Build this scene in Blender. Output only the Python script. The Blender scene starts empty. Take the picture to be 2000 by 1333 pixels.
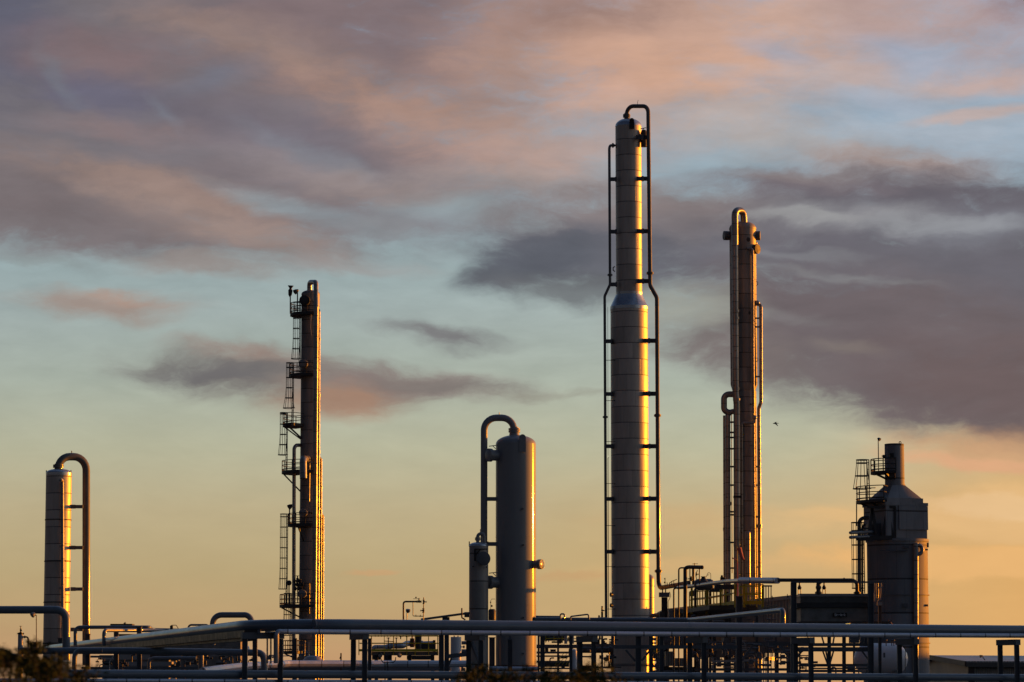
import bpy, math, random
from mathutils import Vector, Matrix
R = math.radians
scene = bpy.context.scene

# ------------------------------------------------------------------ camera
F = 6000.0                      # focal length in pixels of the 2000 px wide photograph
PITCH = math.atan(684.0 / F)    # the horizon lies just under the frame
CAMZ = 1.7
cam_data = bpy.data.cameras.new("camera")
cam_data.sensor_width = 36.0
cam_data.lens = F / 2000 * 36
cam_data.clip_start = 0.5
cam_data.clip_end = 20000
cam_data.dof.use_dof = True
cam_data.dof.focus_distance = 190.0
cam_data.dof.aperture_fstop = 5.0
cam = bpy.data.objects.new("camera", cam_data)
scene.collection.objects.link(cam)
cam.location = (0, 0, CAMZ)
cam.rotation_euler = (math.pi / 2 + PITCH, 0, 0)
scene.camera = cam

# ------------------------------------------------------------------ light
SUN_AZ, SUN_EL = 62.5, 3.2      # degrees clockwise from the view direction, above the horizon
sd = bpy.data.lights.new("sun", 'SUN')
sd.energy = 5.0
sd.angle = R(0.5)
sd.color = (1.0, 0.31, 0.012)
sun = bpy.data.objects.new("sun", sd)
scene.collection.objects.link(sun)
sv = Vector((math.sin(R(SUN_AZ)) * math.cos(R(SUN_EL)), math.cos(R(SUN_AZ)) * math.cos(R(SUN_EL)), math.sin(R(SUN_EL))))
sun.rotation_euler = sv.to_track_quat('Z', 'Y').to_euler()
sun.location = (60, 30, 60)

scene.view_settings.view_transform = 'Standard'
scene.view_settings.look = 'None'
EXPO = 0.5
scene.view_settings.exposure = EXPO
scene.view_settings.gamma = 1.0

def lin(r, g, b):
    f = lambda c: (c / 255.0 / 12.92) if c <= 10 else ((c / 255.0 + 0.055) / 1.055) ** 2.4
    return (f(r), f(g), f(b), 1.0)

# ------------------------------------------------------------------ sky
world = bpy.data.worlds.new("World")
scene.world = world
world.use_nodes = True
nt = world.node_tree
nt.nodes.clear()
N, L = nt.nodes, nt.links

def nd(t, **kw):
    n = N.new(t)
    for k, v in kw.items():
        setattr(n, k, v)
    return n

def mth(op, a, b=None, c=None):
    n = nd('ShaderNodeMath', operation=op)
    for i, v in enumerate((a, b, c)):
        if v is None:
            continue
        if isinstance(v, (int, float)):
            n.inputs[i].default_value = v
        else:
            L.new(v, n.inputs[i])
    return n.outputs[0]

geo = nd('ShaderNodeTexCoord')
sep = nd('ShaderNodeSeparateXYZ')
L.new(geo.outputs['Generated'], sep.inputs[0])
dx, dy, dz = sep.outputs
az = mth('ARCTAN2', dx, dy)                    # 0 straight ahead, grows to the right
el = mth('ARCSINE', dz)
S = F / 1000.0
U = mth('MULTIPLY_ADD', az, S, 1.0)            # azimuth and elevation on one handy scale
V = mth('MULTIPLY_ADD', el, -S, 1.35)
comb = nd('ShaderNodeCombineXYZ')
L.new(U, comb.inputs[0]); L.new(V, comb.inputs[1])
base_uv = comb.outputs[0]

def warp(src, scale, stretch, amount, seed, detail=4):
    mp = nd('ShaderNodeMapping')
    mp.inputs['Scale'].default_value = (scale, scale * stretch, 1)
    mp.inputs['Location'].default_value = (seed, seed * 1.7, 0)
    L.new(src, mp.inputs[0])
    nz = nd('ShaderNodeTexNoise')
    nz.inputs['Scale'].default_value = 1.0
    nz.inputs['Detail'].default_value = detail
    nz.inputs['Roughness'].default_value = 0.55
    L.new(mp.outputs[0], nz.inputs['Vector'])
    sb = nd('ShaderNodeVectorMath', operation='SUBTRACT')
    L.new(nz.outputs['Color'], sb.inputs[0]); sb.inputs[1].default_value = (.5, .5, .5)
    ml = nd('ShaderNodeVectorMath', operation='MULTIPLY')
    L.new(sb.outputs[0], ml.inputs[0]); ml.inputs[1].default_value = (amount, amount / max(1, stretch * .7), 0)
    ad = nd('ShaderNodeVectorMath', operation='ADD')
    L.new(src, ad.inputs[0]); L.new(ml.outputs[0], ad.inputs[1])
    return ad.outputs[0]

w1 = warp(base_uv, 2.2, 2.4, 0.13, 3.1, 3)
w2 = warp(w1, 9.0, 2.2, 0.08, 7.7, 4)

ramp = nd('ShaderNodeValToRGB')
mr = nd('ShaderNodeMapRange')
mr.inputs['From Min'].default_value = -1.2; mr.inputs['From Max'].default_value = 1.4
L.new(V, mr.inputs[0]); L.new(mr.outputs[0], ramp.inputs[0])
cr = ramp.color_ramp
stops = [(-1.2, (79, 98, 130)), (-0.4, (109, 132, 159)), (0.0, (117, 139, 168)), (0.35, (115, 141, 164)), (0.5, (121, 141, 153)), (0.62, (128, 142, 150)), (0.75, (136, 147, 146)), (0.88, (151, 152, 138)), (1.0, (156, 144, 123)), (1.12, (154, 139, 113)), (1.22, (162, 138, 109)), (1.3, (174, 137, 107)), (1.4, (182, 139, 104))]
pos = lambda v: (v + 1.2) / 2.6
cr.elements[0].position = pos(stops[0][0]); cr.elements[0].color = lin(*stops[0][1])
cr.elements[1].position = pos(stops[-1][0]); cr.elements[1].color = lin(*stops[-1][1])
for v, c in stops[1:-1]:
    e = cr.elements.new(pos(v)); e.color = lin(*c)
skyt = nd('ShaderNodeTexSky', sky_type='NISHITA')
skyt.sun_disc = False
skyt.sun_elevation = R(SUN_EL); skyt.sun_rotation = R(SUN_AZ)
sks = nd('ShaderNodeVectorMath', operation='SCALE'); L.new(skyt.outputs[0], sks.inputs[0]); sks.inputs['Scale'].default_value = 0.05 * 2 ** EXPO
ska = nd('ShaderNodeVectorMath', operation='ADD'); L.new(sks.outputs[0], ska.inputs[0]); L.new(ramp.outputs[0], ska.inputs[1])
col = ska.outputs[0]

# the warm glow on the side the sun sets, the cool dusk on the side away from it
def mixc(a, b, fac):
    m = nd('ShaderNodeMix', data_type='RGBA')
    m.clamp_factor = True
    L.new(fac, m.inputs[0]); L.new(a, m.inputs[6])
    if isinstance(b, tuple):
        m.inputs[7].default_value = b
    else:
        L.new(b, m.inputs[7])
    return m.outputs[2]

# ragged field that breaks the cloud edges up
rgm = nd('ShaderNodeMapping'); rgm.inputs['Scale'].default_value = (5.5, 15, 1); rgm.inputs['Rotation'].default_value = (0, 0, R(-6)); rgm.inputs['Location'].default_value = (2.3, 5.1, 0)
L.new(w2, rgm.inputs[0])
rgn = nd('ShaderNodeTexNoise'); rgn.inputs['Scale'].default_value = 1.0; rgn.inputs['Detail'].default_value = 7; rgn.inputs['Roughness'].default_value = .66
L.new(rgm.outputs[0], rgn.inputs['Vector'])
ragged = mth('MULTIPLY', mth('SUBTRACT', rgn.outputs[0], .5), 1.1)

def blob(col, src, cx, cy, rx, ry, rot, rgb, alpha, sharp=0.7):
    mp = nd('ShaderNodeMapping', vector_type='TEXTURE')
    mp.inputs['Location'].default_value = (cx / 1000, cy / 1000, 0)
    mp.inputs['Rotation'].default_value = (0, 0, R(rot))
    mp.inputs['Scale'].default_value = (rx / 1000, ry / 1000, 1)
    L.new(src, mp.inputs[0])
    g = nd('ShaderNodeTexGradient', gradient_type='SPHERICAL')
    L.new(mp.outputs[0], g.inputs[0])
    m = nd('ShaderNodeMapRange', interpolation_type='SMOOTHSTEP')
    m.inputs['From Min'].default_value = 0.0; m.inputs['From Max'].default_value = sharp
    m.inputs['To Min'].default_value = 0.0; m.inputs['To Max'].default_value = alpha
    L.new(g.outputs[1] if src is base_uv else mth('MULTIPLY', g.outputs[1], mth('MULTIPLY_ADD', ragged, 2.1, 1.0)), m.inputs[0])
    return mixc(col, lin(*rgb), m.outputs[0])

# (centre, radii, tilt, colour, strength, sharpness); tilt positive leans down to the right
DUSK = (.15, .155, .19, 1)
GLOW = [(7500, 1050, 4400, 1500, 0, (255, 196, 118), .9, 1),
        (2250, 1240, 1150, 560, 0, (226, 174, 108), .95, 1), (2300, 1000, 800, 400, 0, (226, 170, 100), .6, 1),
        (1250, 1150, 520, 300, 0, (202, 170, 118), .6, 1), (1900, 80, 800, 420, 0, (156, 174, 196), .6, 1)]
for g in GLOW:
    col = blob(col, base_uv, *g)
DARK = (100, 98, 108); MAUVE = (124, 112, 118); PINK = (194, 152, 138); PEACH = (212, 166, 142)
CLOUDS = [
    # upper left mass
    (100, -40, 1100, 380, 4, (114, 107, 112), .95, .5), (250, 240, 1000, 300, 6, (118, 111, 116), .93, .5),
    (80, 400, 760, 130, 6, (122, 112, 114), .92, .5), (640, 330, 560, 170, 12, (128, 118, 122), .85, .8),
    (760, 60, 640, 220, 2, (130, 112, 114), .85, .8), (-20, 60, 200, 260, 0, (88, 92, 112), .7, 1),
    (500, 90, 420, 70, 12, (152, 130, 122), .7, 1), (180, 120, 300, 80, 5, (132, 110, 112), .7, 1),
    (200, 195, 230, 60, 10, (100, 100, 120), .8, 1), (110, 160, 120, 26, 50, (120, 128, 138), .35, 1),
    (410, 160, 150, 40, -20, (116, 122, 138), .55, 1), (310, 228, 60, 24, 45, (136, 146, 158), .5, 1),
    (500, 245, 480, 80, 8, (112, 106, 118), .6, 1), (800, 220, 420, 90, 16, (182, 146, 128), .65, 1),
    (960, 300, 400, 90, 12, (182, 150, 138), .75, 1), (200, 255, 260, 45, 3, (140, 120, 120), .6, 1),
    (320, 372, 460, 62, 10, (158, 134, 124), .75, 1), (560, 315, 220, 50, 15, (150, 140, 142), .5, 1),
    (430, 445, 360, 70, 12, (164, 142, 132), .75, 1), (120, 430, 420, 55, 3, (118, 108, 110), .7, 1),
    (600, 295, 240, 34, 20, (130, 136, 146), .5, 1), (740, 375, 320, 60, 8, (154, 140, 136), .65, 1),
    # clearer teal gap
    (560, 402, 240, 32, 15, (146, 164, 172), .6, 1), (890, 412, 260, 44, 0, (148, 168, 174), .6, 1),
    (760, 452, 170, 34, 8, (138, 142, 146), .6, 1), (400, 535, 240, 40, 4, (148, 138, 134), .85, 1),
    (90, 518, 200, 20, 8, (136, 142, 142), .5, 1), (180, 608, 240, 46, 5, (160, 140, 130), .85, .9),
    (230, 595, 150, 20, 12, (176, 144, 128), .6, 1), (640, 520, 300, 24, 2, (156, 150, 148), .5, 1),
    # lens clouds on the left
    (560, 745, 420, 80, 5, (130, 120, 114), .9, .8), (800, 745, 330, 50, 3, (134, 120, 116), .85, .8),
    (420, 735, 260, 56, 2, (106, 104, 106), .85, 1), (660, 790, 190, 62, 0, (168, 132, 110), .8, 1),
    (480, 693, 230, 28, 6, (154, 128, 118), .65, 1), (880, 748, 220, 28, 2, (118, 112, 108), .65, 1),
    (865, 652, 200, 34, 4, (120, 118, 120), .9, .9), (1070, 765, 240, 16, 2, (142, 138, 126), .5, 1),
    # pink field at the top right
    (1250, 100, 520, 240, -4, (200, 160, 140), .9, .8), (1560, 40, 500, 190, 4, (200, 164, 146), .8, .9),
    (1150, 20, 330, 110, -8, (146, 120, 114), .8, 1), (1000, 170, 190, 140, -30, (152, 128, 120), .6, 1),
    (1330, 140, 320, 100, 10, (212, 168, 142), .7, 1), (1850, 60, 380, 150, 5, (180, 154, 150), .75, 1),
    (2000, 10, 180, 110, 5, (146, 124, 128), .75, 1), (1520, 110, 140, 30, 20, (150, 166, 188), .55, 1),
    (1770, 110, 190, 55, 15, (156, 172, 194), .65, 1), (1390, 145, 90, 30, 0, (160, 168, 180), .5, 1),
    (1950, 170, 260, 44, -4, (200, 166, 152), .8, 1), (1640, 170, 300, 60, 4, (188, 168, 162), .65, 1),
    (1450, 235, 360, 70, 2, (184, 166, 156), .65, 1), (1120, 300, 280, 90, 5, (180, 154, 144), .7, 1),
    (1880, 270, 420, 130, 0, (170, 178, 188), .75, .9), (1760, 200, 160, 34, 6, (166, 178, 194), .6, .8), (1930, 235, 200, 22, -4, (198, 172, 162), .7, .9), (1560, 290, 380, 62, 4, (172, 164, 160), .6, 1),
    (1020, 360, 300, 56, 4, (162, 150, 146), .6, 1), (1330, 330, 220, 50, 0, (158, 168, 172), .4, 1),
    # dark middle bank
    (1250, 430, 430, 100, 2, (132, 120, 120), .9, .8), (1400, 470, 560, 110, 3, (122, 116, 120), .85, .8),
    (1180, 500, 330, 80, 3, (100, 101, 110), .95, .6), (1030, 515, 190, 60, -14, (92, 95, 104), .95, .6), (1120, 560, 260, 46, 4, (104, 106, 110), .8, .8),
    (1420, 400, 480, 70, 2, (138, 126, 125), .8, 1), (1700, 378, 480, 42, 6, (122, 110, 114), .97, .8),
    (1760, 330, 320, 52, 6, (182, 156, 144), .85, 1), (1600, 350, 260, 26, 4, (148, 134, 130), .7, 1),
    # big slate mass on the right
    (1950, 570, 760, 300, 8, (104, 100, 108), .97, .55), (1600, 540, 420, 100, 12, (112, 112, 120), .75, 1),
    (1800, 700, 640, 190, 13, (110, 100, 103), .96, .5), (1960, 760, 420, 150, 8, (110, 95, 95), .9, .9),
    (1440, 700, 300, 90, 16, (120, 110, 109), .9, .9), (1900, 465, 300, 60, 0, (126, 128, 136), .7, 1),
    (1700, 436, 340, 44, 5, (152, 152, 155), .65, 1), (1870, 455, 260, 30, 2, (152, 155, 160), .5, .9), (1660, 545, 240, 16, 8, (140, 142, 143), .5, 1), (1560, 500, 220, 18, 6, (140, 142, 146), .4, 1), (1500, 620, 200, 26, 10, (134, 132, 132), .4, 1),
    (1340, 605, 200, 70, 0, (158, 160, 150), .8, .8), (1560, 425, 180, 20, 4, (160, 160, 160), .6, .8), (1650, 690, 110, 24, 12, (138, 128, 120), .5, 1),
    # warm low bands
    (1950, 885, 340, 50, 4, (210, 164, 122), .8, 1), (1760, 1010, 520, 56, -5, (228, 186, 130), .8, 1),
    (1990, 1010, 330, 80, 3, (227, 184, 128), .8, .5), (1930, 985, 240, 30, 4, (233, 194, 144), .7, .7), (1500, 1110, 500, 36, -3, (220, 178, 122), .7, 1),
    (1870, 1105, 420, 46, 3, (234, 182, 118), .85, .5), (1330, 1020, 240, 40, 0, (204, 170, 122), .5, 1),
    (715, 1131, 70, 10, -3, (204, 160, 114), .6, .8), (1890, 905, 260, 24, 5, (224, 170, 130), .8, .8), (1100, 1135, 220, 13, -2, (198, 158, 112), .6, 1),
]
for g in CLOUDS:
    col = blob(col, w2, *g)

# thin streaks and mottling over everything
mp = nd('ShaderNodeMapping'); mp.inputs['Scale'].default_value = (3.5, 11, 1); mp.inputs['Rotation'].default_value = (0, 0, R(-7))
L.new(w1, mp.inputs[0])
nz = nd('ShaderNodeTexNoise'); nz.inputs['Scale'].default_value = 1.6; nz.inputs['Detail'].default_value = 7; nz.inputs['Roughness'].default_value = .6
L.new(mp.outputs[0], nz.inputs['Vector'])
mr2 = nd('ShaderNodeMapRange'); mr2.inputs['From Min'].default_value = .25; mr2.inputs['From Max'].default_value = .75
fade = nd('ShaderNodeMapRange'); fade.inputs['From Min'].default_value = 1.1; fade.inputs['From Max'].default_value = .5
fade.inputs['To Min'].default_value = .06; fade.inputs['To Max'].default_value = .24
L.new(V, fade.inputs[0])
L.new(nz.outputs[0], mr2.inputs[0])
amt = mth('MULTIPLY_ADD', mth('SUBTRACT', mr2.outputs[0], .5), fade.outputs[0], 1.0)
vm = nd('ShaderNodeVectorMath', operation='SCALE')
L.new(col, vm.inputs[0]); L.new(amt, vm.inputs['Scale'])
col = vm.outputs[0]

# the half of the sky away from the sunset is already dusky
dusk = nd('ShaderNodeMapRange', interpolation_type='SMOOTHSTEP')
sdot = mth('ADD', mth('MULTIPLY', dx, .7 * math.sin(R(SUN_AZ))), mth('MULTIPLY', dy, .7 * math.cos(R(SUN_AZ)) + .3))
dusk.inputs['From Min'].default_value = .5; dusk.inputs['From Max'].default_value = -.35
L.new(sdot, dusk.inputs[0])
dk = nd('ShaderNodeMix', data_type='RGBA', blend_type='MULTIPLY')
L.new(dusk.outputs[0], dk.inputs[0]); L.new(col, dk.inputs[6]); dk.inputs[7].default_value = DUSK
bg = nd('ShaderNodeBackground'); L.new(dk.outputs[2], bg.inputs[0]); bg.inputs[1].default_value = 2 ** -EXPO
outw = nd('ShaderNodeOutputWorld'); L.new(bg.outputs[0], outw.inputs[0])
world.cycles.sampling_method = 'MANUAL'
world.cycles.sample_map_resolution = 512

# ================================================================== helpers
K = F / 5000.0
SP, CP = math.sin(PITCH), math.cos(PITCH)

def P(px, py, Y):
    """the point at depth Y whose direction from the camera is that of pixel (px, py) of the photograph"""
    yw = K * Y
    a, b = (px - 1000) / F, (666.5 - py) / F
    t = yw / (CP - b * SP)
    return Vector((a * t, yw, CAMZ + (SP + b * CP) * t))

def m(Y, px):
    return px * Y / 5000.0

def zz(py, Y):
    return P(1000, py, Y).z

class MB:
    def __init__(s):
        s.v, s.f = [], []
    def add(s, vs, fs):
        o = len(s.v)
        s.v += [Vector(v) for v in vs]
        s.f += [tuple(i + o for i in f) for f in fs]
        return s
    def box(s, c, size, rz=0.0, ry=0.0):
        hx, hy, hz = size[0] / 2, size[1] / 2, size[2] / 2
        M = Matrix.Rotation(rz, 3, 'Z') @ Matrix.Rotation(ry, 3, 'Y')
        c = Vector(c)
        vs = [c + M @ Vector((x * hx, y * hy, z * hz)) for x in (-1, 1) for y in (-1, 1) for z in (-1, 1)]
        return s.add(vs, [(0, 1, 3, 2), (4, 6, 7, 5), (0, 4, 5, 1), (2, 3, 7, 6), (0, 2, 6, 4), (1, 5, 7, 3)])
    def bar(s, a, b, w, h=None, up=Vector((0, 0, 1))):
        """box beam from a to b"""
        a, b = Vector(a), Vector(b)
        h = h or w
        d = (b - a).normalized()
        if abs(d.dot(up)) > .98:
            up = Vector((0, 1, 0))
        sx = d.cross(up).normalized(); sz = sx.cross(d).normalized()
        vs = [p + sx * (i * w / 2) + sz * (j * h / 2) for p in (a, b) for i, j in ((-1, -1), (1, -1), (1, 1), (-1, 1))]
        return s.add(vs, [(3, 2, 1, 0), (4, 5, 6, 7), (0, 1, 5, 4), (1, 2, 6, 5), (2, 3, 7, 6), (3, 0, 4, 7)])
    def hbeam(s, a, b, w, side=Vector((1, 0, 0))):
        """rolled H section: two flanges and a web"""
        a, b = Vector(a), Vector(b)
        d = (b - a).normalized()
        if abs(d.dot(side)) > .95:
            side = Vector((0, 0, 1))
        n = (side - d * side.dot(d)).normalized()
        t = w * .1
        for k in (-1, 1):
            s.bar(a + n * k * (w / 2 - t / 2), b + n * k * (w / 2 - t / 2), *((w, t) if abs(n.z) > .5 else (w, t)), up=n)
        s.bar(a, b, t, w - 2 * t - .002, up=n)
        return s
    def tube(s, pts, r, n=12, cap=True):
        pts = [Vector(p) for p in pts]
        rs = r if isinstance(r, (list, tuple)) else [r] * len(pts)
        T = []
        for i in range(len(pts)):
            a = pts[max(0, i - 1)]; b = pts[min(len(pts) - 1, i + 1)]
            T.append((b - a).normalized())
        u = T[0].cross(Vector((0, 0, 1)))
        if u.length < .05:
            u = T[0].cross(Vector((0, 1, 0)))
        u.normalize()
        vs, fs = [], []
        for i, p in enumerate(pts):
            u = (u - T[i] * u.dot(T[i])).normalized()
            w = T[i].cross(u)
            for k in range(n):
                a = 2 * math.pi * k / n
                vs.append(p + (u * math.cos(a) + w * math.sin(a)) * rs[i])
        for i in range(len(pts) - 1):
            for k in range(n):
                k2 = (k + 1) % n
                fs.append((i * n + k, i * n + k2, (i + 1) * n + k2, (i + 1) * n + k))
        if cap:
            fs.append(tuple(range(n - 1, -1, -1)))
            fs.append(tuple((len(pts) - 1) * n + k for k in range(n)))
        return s.add(vs, fs)
    def rev(s, prof, c, n=32, axis=Vector((0, 0, 1))):
        """surface of revolution; prof = [(distance along the axis, radius)]"""
        c = Vector(c); axis = Vector(axis).normalized()
        u = axis.cross(Vector((0, 1, 0)))
        if u.length < .05:
            u = axis.cross(Vector((1, 0, 0)))
        u.normalize(); w = axis.cross(u)
        vs, fs = [], []
        for z, r in prof:
            r = max(r, 1e-4)
            for k in range(n):
                a = 2 * math.pi * k / n
                vs.append(c + axis * z + (u * math.cos(a) + w * math.sin(a)) * r)
        for i in range(len(prof) - 1):
            for k in range(n):
                k2 = (k + 1) % n
                fs.append((i * n + k, i * n + k2, (i + 1) * n + k2, (i + 1) * n + k))
        fs.append(tuple(range(n - 1, -1, -1)))
        fs.append(tuple((len(prof) - 1) * n + k for k in range(n)))
        return s.add(vs, fs)
    def cyl(s, a, b, r, n=16):
        a, b = Vector(a), Vector(b)
        return s.rev([(0, r), ((b - a).length, r)], a, n, b - a)
    def ball(s, c, r, n=12, squash=1.0):
        return s.rev([(-r * squash * math.cos(math.pi * i / 8), r * math.sin(math.pi * i / 8)) for i in range(9)], c, n)
    def flange(s, c, axis, r, t=None, bolts=0):
        """a bolted pair of pipe flanges"""
        c, axis = Vector(c), Vector(axis).normalized()
        t = t or r * .28
        s.rev([(-t, r), (-t * .12, r)], c, 20, axis)
        s.rev([(t * .12, r), (t, r)], c, 20, axis)
        s.rev([(-t * 1.6, r * .72), (t * 1.6, r * .72)], c, 16, axis)
        if bolts:
            u = axis.cross(Vector((0, .3, 1))).normalized(); w = axis.cross(u)
            for k in range(bolts):
                a = 2 * math.pi * k / bolts
                o = (u * math.cos(a) + w * math.sin(a)) * r * .88
                s.rev([(-t * 1.5, r * .07), (t * 1.5, r * .07)], c + o, 6, axis)
        return s
    def arc(s, c, r0, r1, a0, a1, z0, z1, n=20):
        """slab in the shape of a ring sector, angles in degrees"""
        vs, fs = [], []
        for i in range(n + 1):
            a = R(a0 + (a1 - a0) * i / n)
            cs, sn = math.cos(a), math.sin(a)
            vs += [(c[0] + cs * r, c[1] + sn * r, z) for r, z in ((r0, z0), (r1, z0), (r1, z1), (r0, z1))]
        for i in range(n):
            for k in range(4):
                k2 = (k + 1) % 4
                fs.append((i * 4 + k, i * 4 + k2, i * 4 + 4 + k2, i * 4 + 4 + k))
        fs += [(3, 2, 1, 0), tuple(n * 4 + k for k in range(4))]
        return s.add(vs, fs)
    def build(s, name, material, parent=None, origin=None, bevel=0.0):
        me = bpy.data.meshes.new(name)
        o = bpy.data.objects.new(name, me)
        if parent is not None:
            o.parent = parent
            org = ORG[parent.name]
        else:
            org = Vector(origin) if origin is not None else Vector((sum(v.x for v in s.v) / len(s.v), sum(v.y for v in s.v) / len(s.v), min(v.z for v in s.v)))
            o.location = org
        me.from_pydata([tuple(v - org) for v in s.v], [], s.f)
        me.validate()
        me.polygons.foreach_set('use_smooth', [True] * len(me.polygons))
        import bmesh
        bm = bmesh.new(); bm.from_mesh(me)
        bmesh.ops.recalc_face_normals(bm, faces=bm.faces)
        bm.to_mesh(me); bm.free()
        me.set_sharp_from_angle(angle=R(38))
        me.materials.append(material)
        scene.collection.objects.link(o)
        ORG[o.name] = org
        if bevel:
            b = o.modifiers.new("bevel", 'BEVEL'); b.width = bevel; b.segments = 2; b.limit_method = 'ANGLE'
        return o

def build_each(mb, name, matl, root):
    """one part per separate piece of mb (pieces whose boxes touch count as one)"""
    par = list(range(len(mb.v)))
    def fd(i):
        while par[i] != i:
            par[i] = par[par[i]]; i = par[i]
        return i
    for f in mb.f:
        for i in f[1:]:
            a, b = fd(f[0]), fd(i)
            if a != b: par[b] = a
    comp = {}
    for i in range(len(mb.v)): comp.setdefault(fd(i), []).append(i)
    gr = []
    for ids in comp.values():
        lo = [min(mb.v[i][k] for i in ids) for k in range(3)]; hi = [max(mb.v[i][k] for i in ids) for k in range(3)]
        cur = [lo, hi, list(ids)]
        again = True
        while again:
            again = False
            for g_ in gr:
                if all(cur[0][k] <= g_[1][k] + .03 and g_[0][k] <= cur[1][k] + .03 for k in range(3)):
                    gr.remove(g_)
                    cur = [[min(cur[0][k], g_[0][k]) for k in range(3)], [max(cur[1][k], g_[1][k]) for k in range(3)], cur[2] + g_[2]]
                    again = True
                    break
        gr.append(cur)
    out = []
    for _, _, ids in gr:
        st = set(ids); mp_ = {i: k for k, i in enumerate(ids)}
        q = MB(); q.v = [mb.v[i] for i in ids]; q.f = [tuple(mp_[i] for i in f) for f in mb.f if f[0] in st]
        out.append(q.build(name, matl, root))
    return out

ORG = {}

def tag(o, label=None, cat=None, group=None, kind=None):
    if label: o['label'] = label
    if cat: o['category'] = cat
    if group: o['group'] = group
    if kind: o['kind'] = kind
    return o

def thing(name, label, cat, loc, group=None):
    o = bpy.data.objects.new(name, None)
    o.empty_display_size = .3
    o.location = Vector(loc)
    scene.collection.objects.link(o)
    ORG[o.name] = Vector(loc)
    return tag(o, label, cat, group, 'thing')

def dup(o, delta, label=None, rz=0.0):
    """a copy of a thing with copies of its parts and their sub-parts"""
    r = o.copy(); scene.collection.objects.link(r)
    r.location = o.location + Vector(delta)
    r.rotation_euler.z = o.rotation_euler.z + rz
    if label: r['label'] = label
    for ch in list(o.children):
        c = ch.copy(); scene.collection.objects.link(c); c.parent = r
        for g in list(ch.children):
            d = g.copy(); scene.collection.objects.link(d); d.parent = c
    return r

def fillet(pts, bend, n=7):
    pts = [Vector(p) for p in pts]
    out = [pts[0]]
    for i in range(1, len(pts) - 1):
        a, b, c = pts[i - 1], pts[i], pts[i + 1]
        d1, d2 = (a - b), (c - b)
        L1, L2 = d1.length, d2.length
        d1.normalize(); d2.normalize()
        th = math.acos(max(-1, min(1, d1.dot(d2))))
        if th > math.pi - .03:
            out.append(b); continue
        t = bend / math.tan(th / 2)
        t = min(t, L1 * .49 if i > 1 else L1 * .95, L2 * .49 if i < len(pts) - 2 else L2 * .95)
        rr = t * math.tan(th / 2)
        bis = (d1 + d2).normalized()
        cen = b + bis * (rr / math.sin(th / 2))
        p0, p1 = b + d1 * t, b + d2 * t
        v0, v1 = p0 - cen, p1 - cen
        ang = v0.angle(v1)
        for k in range(n + 1):
            f = k / n
            v = (v0 * math.sin((1 - f) * ang) + v1 * math.sin(f * ang)) / math.sin(ang)
            out.append(cen + v)
    out.append(pts[-1])
    return out

def PL(pts, Y):
    return [P(p[0], p[1], p[2] if len(p) > 2 else Y) for p in pts]

def pipe(mb, pts, dpx, Y, bend=None, n=14, ext=0):
    """pipe through pixel points of one depth (or of their own), diameter in photograph pixels"""
    bend = dpx * 1.4 if bend is None else bend
    w = PL(pts, Y)
    mb.tube(fillet(w, m(Y, bend)), m(Y, dpx / 2), n)
    return mb

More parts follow.
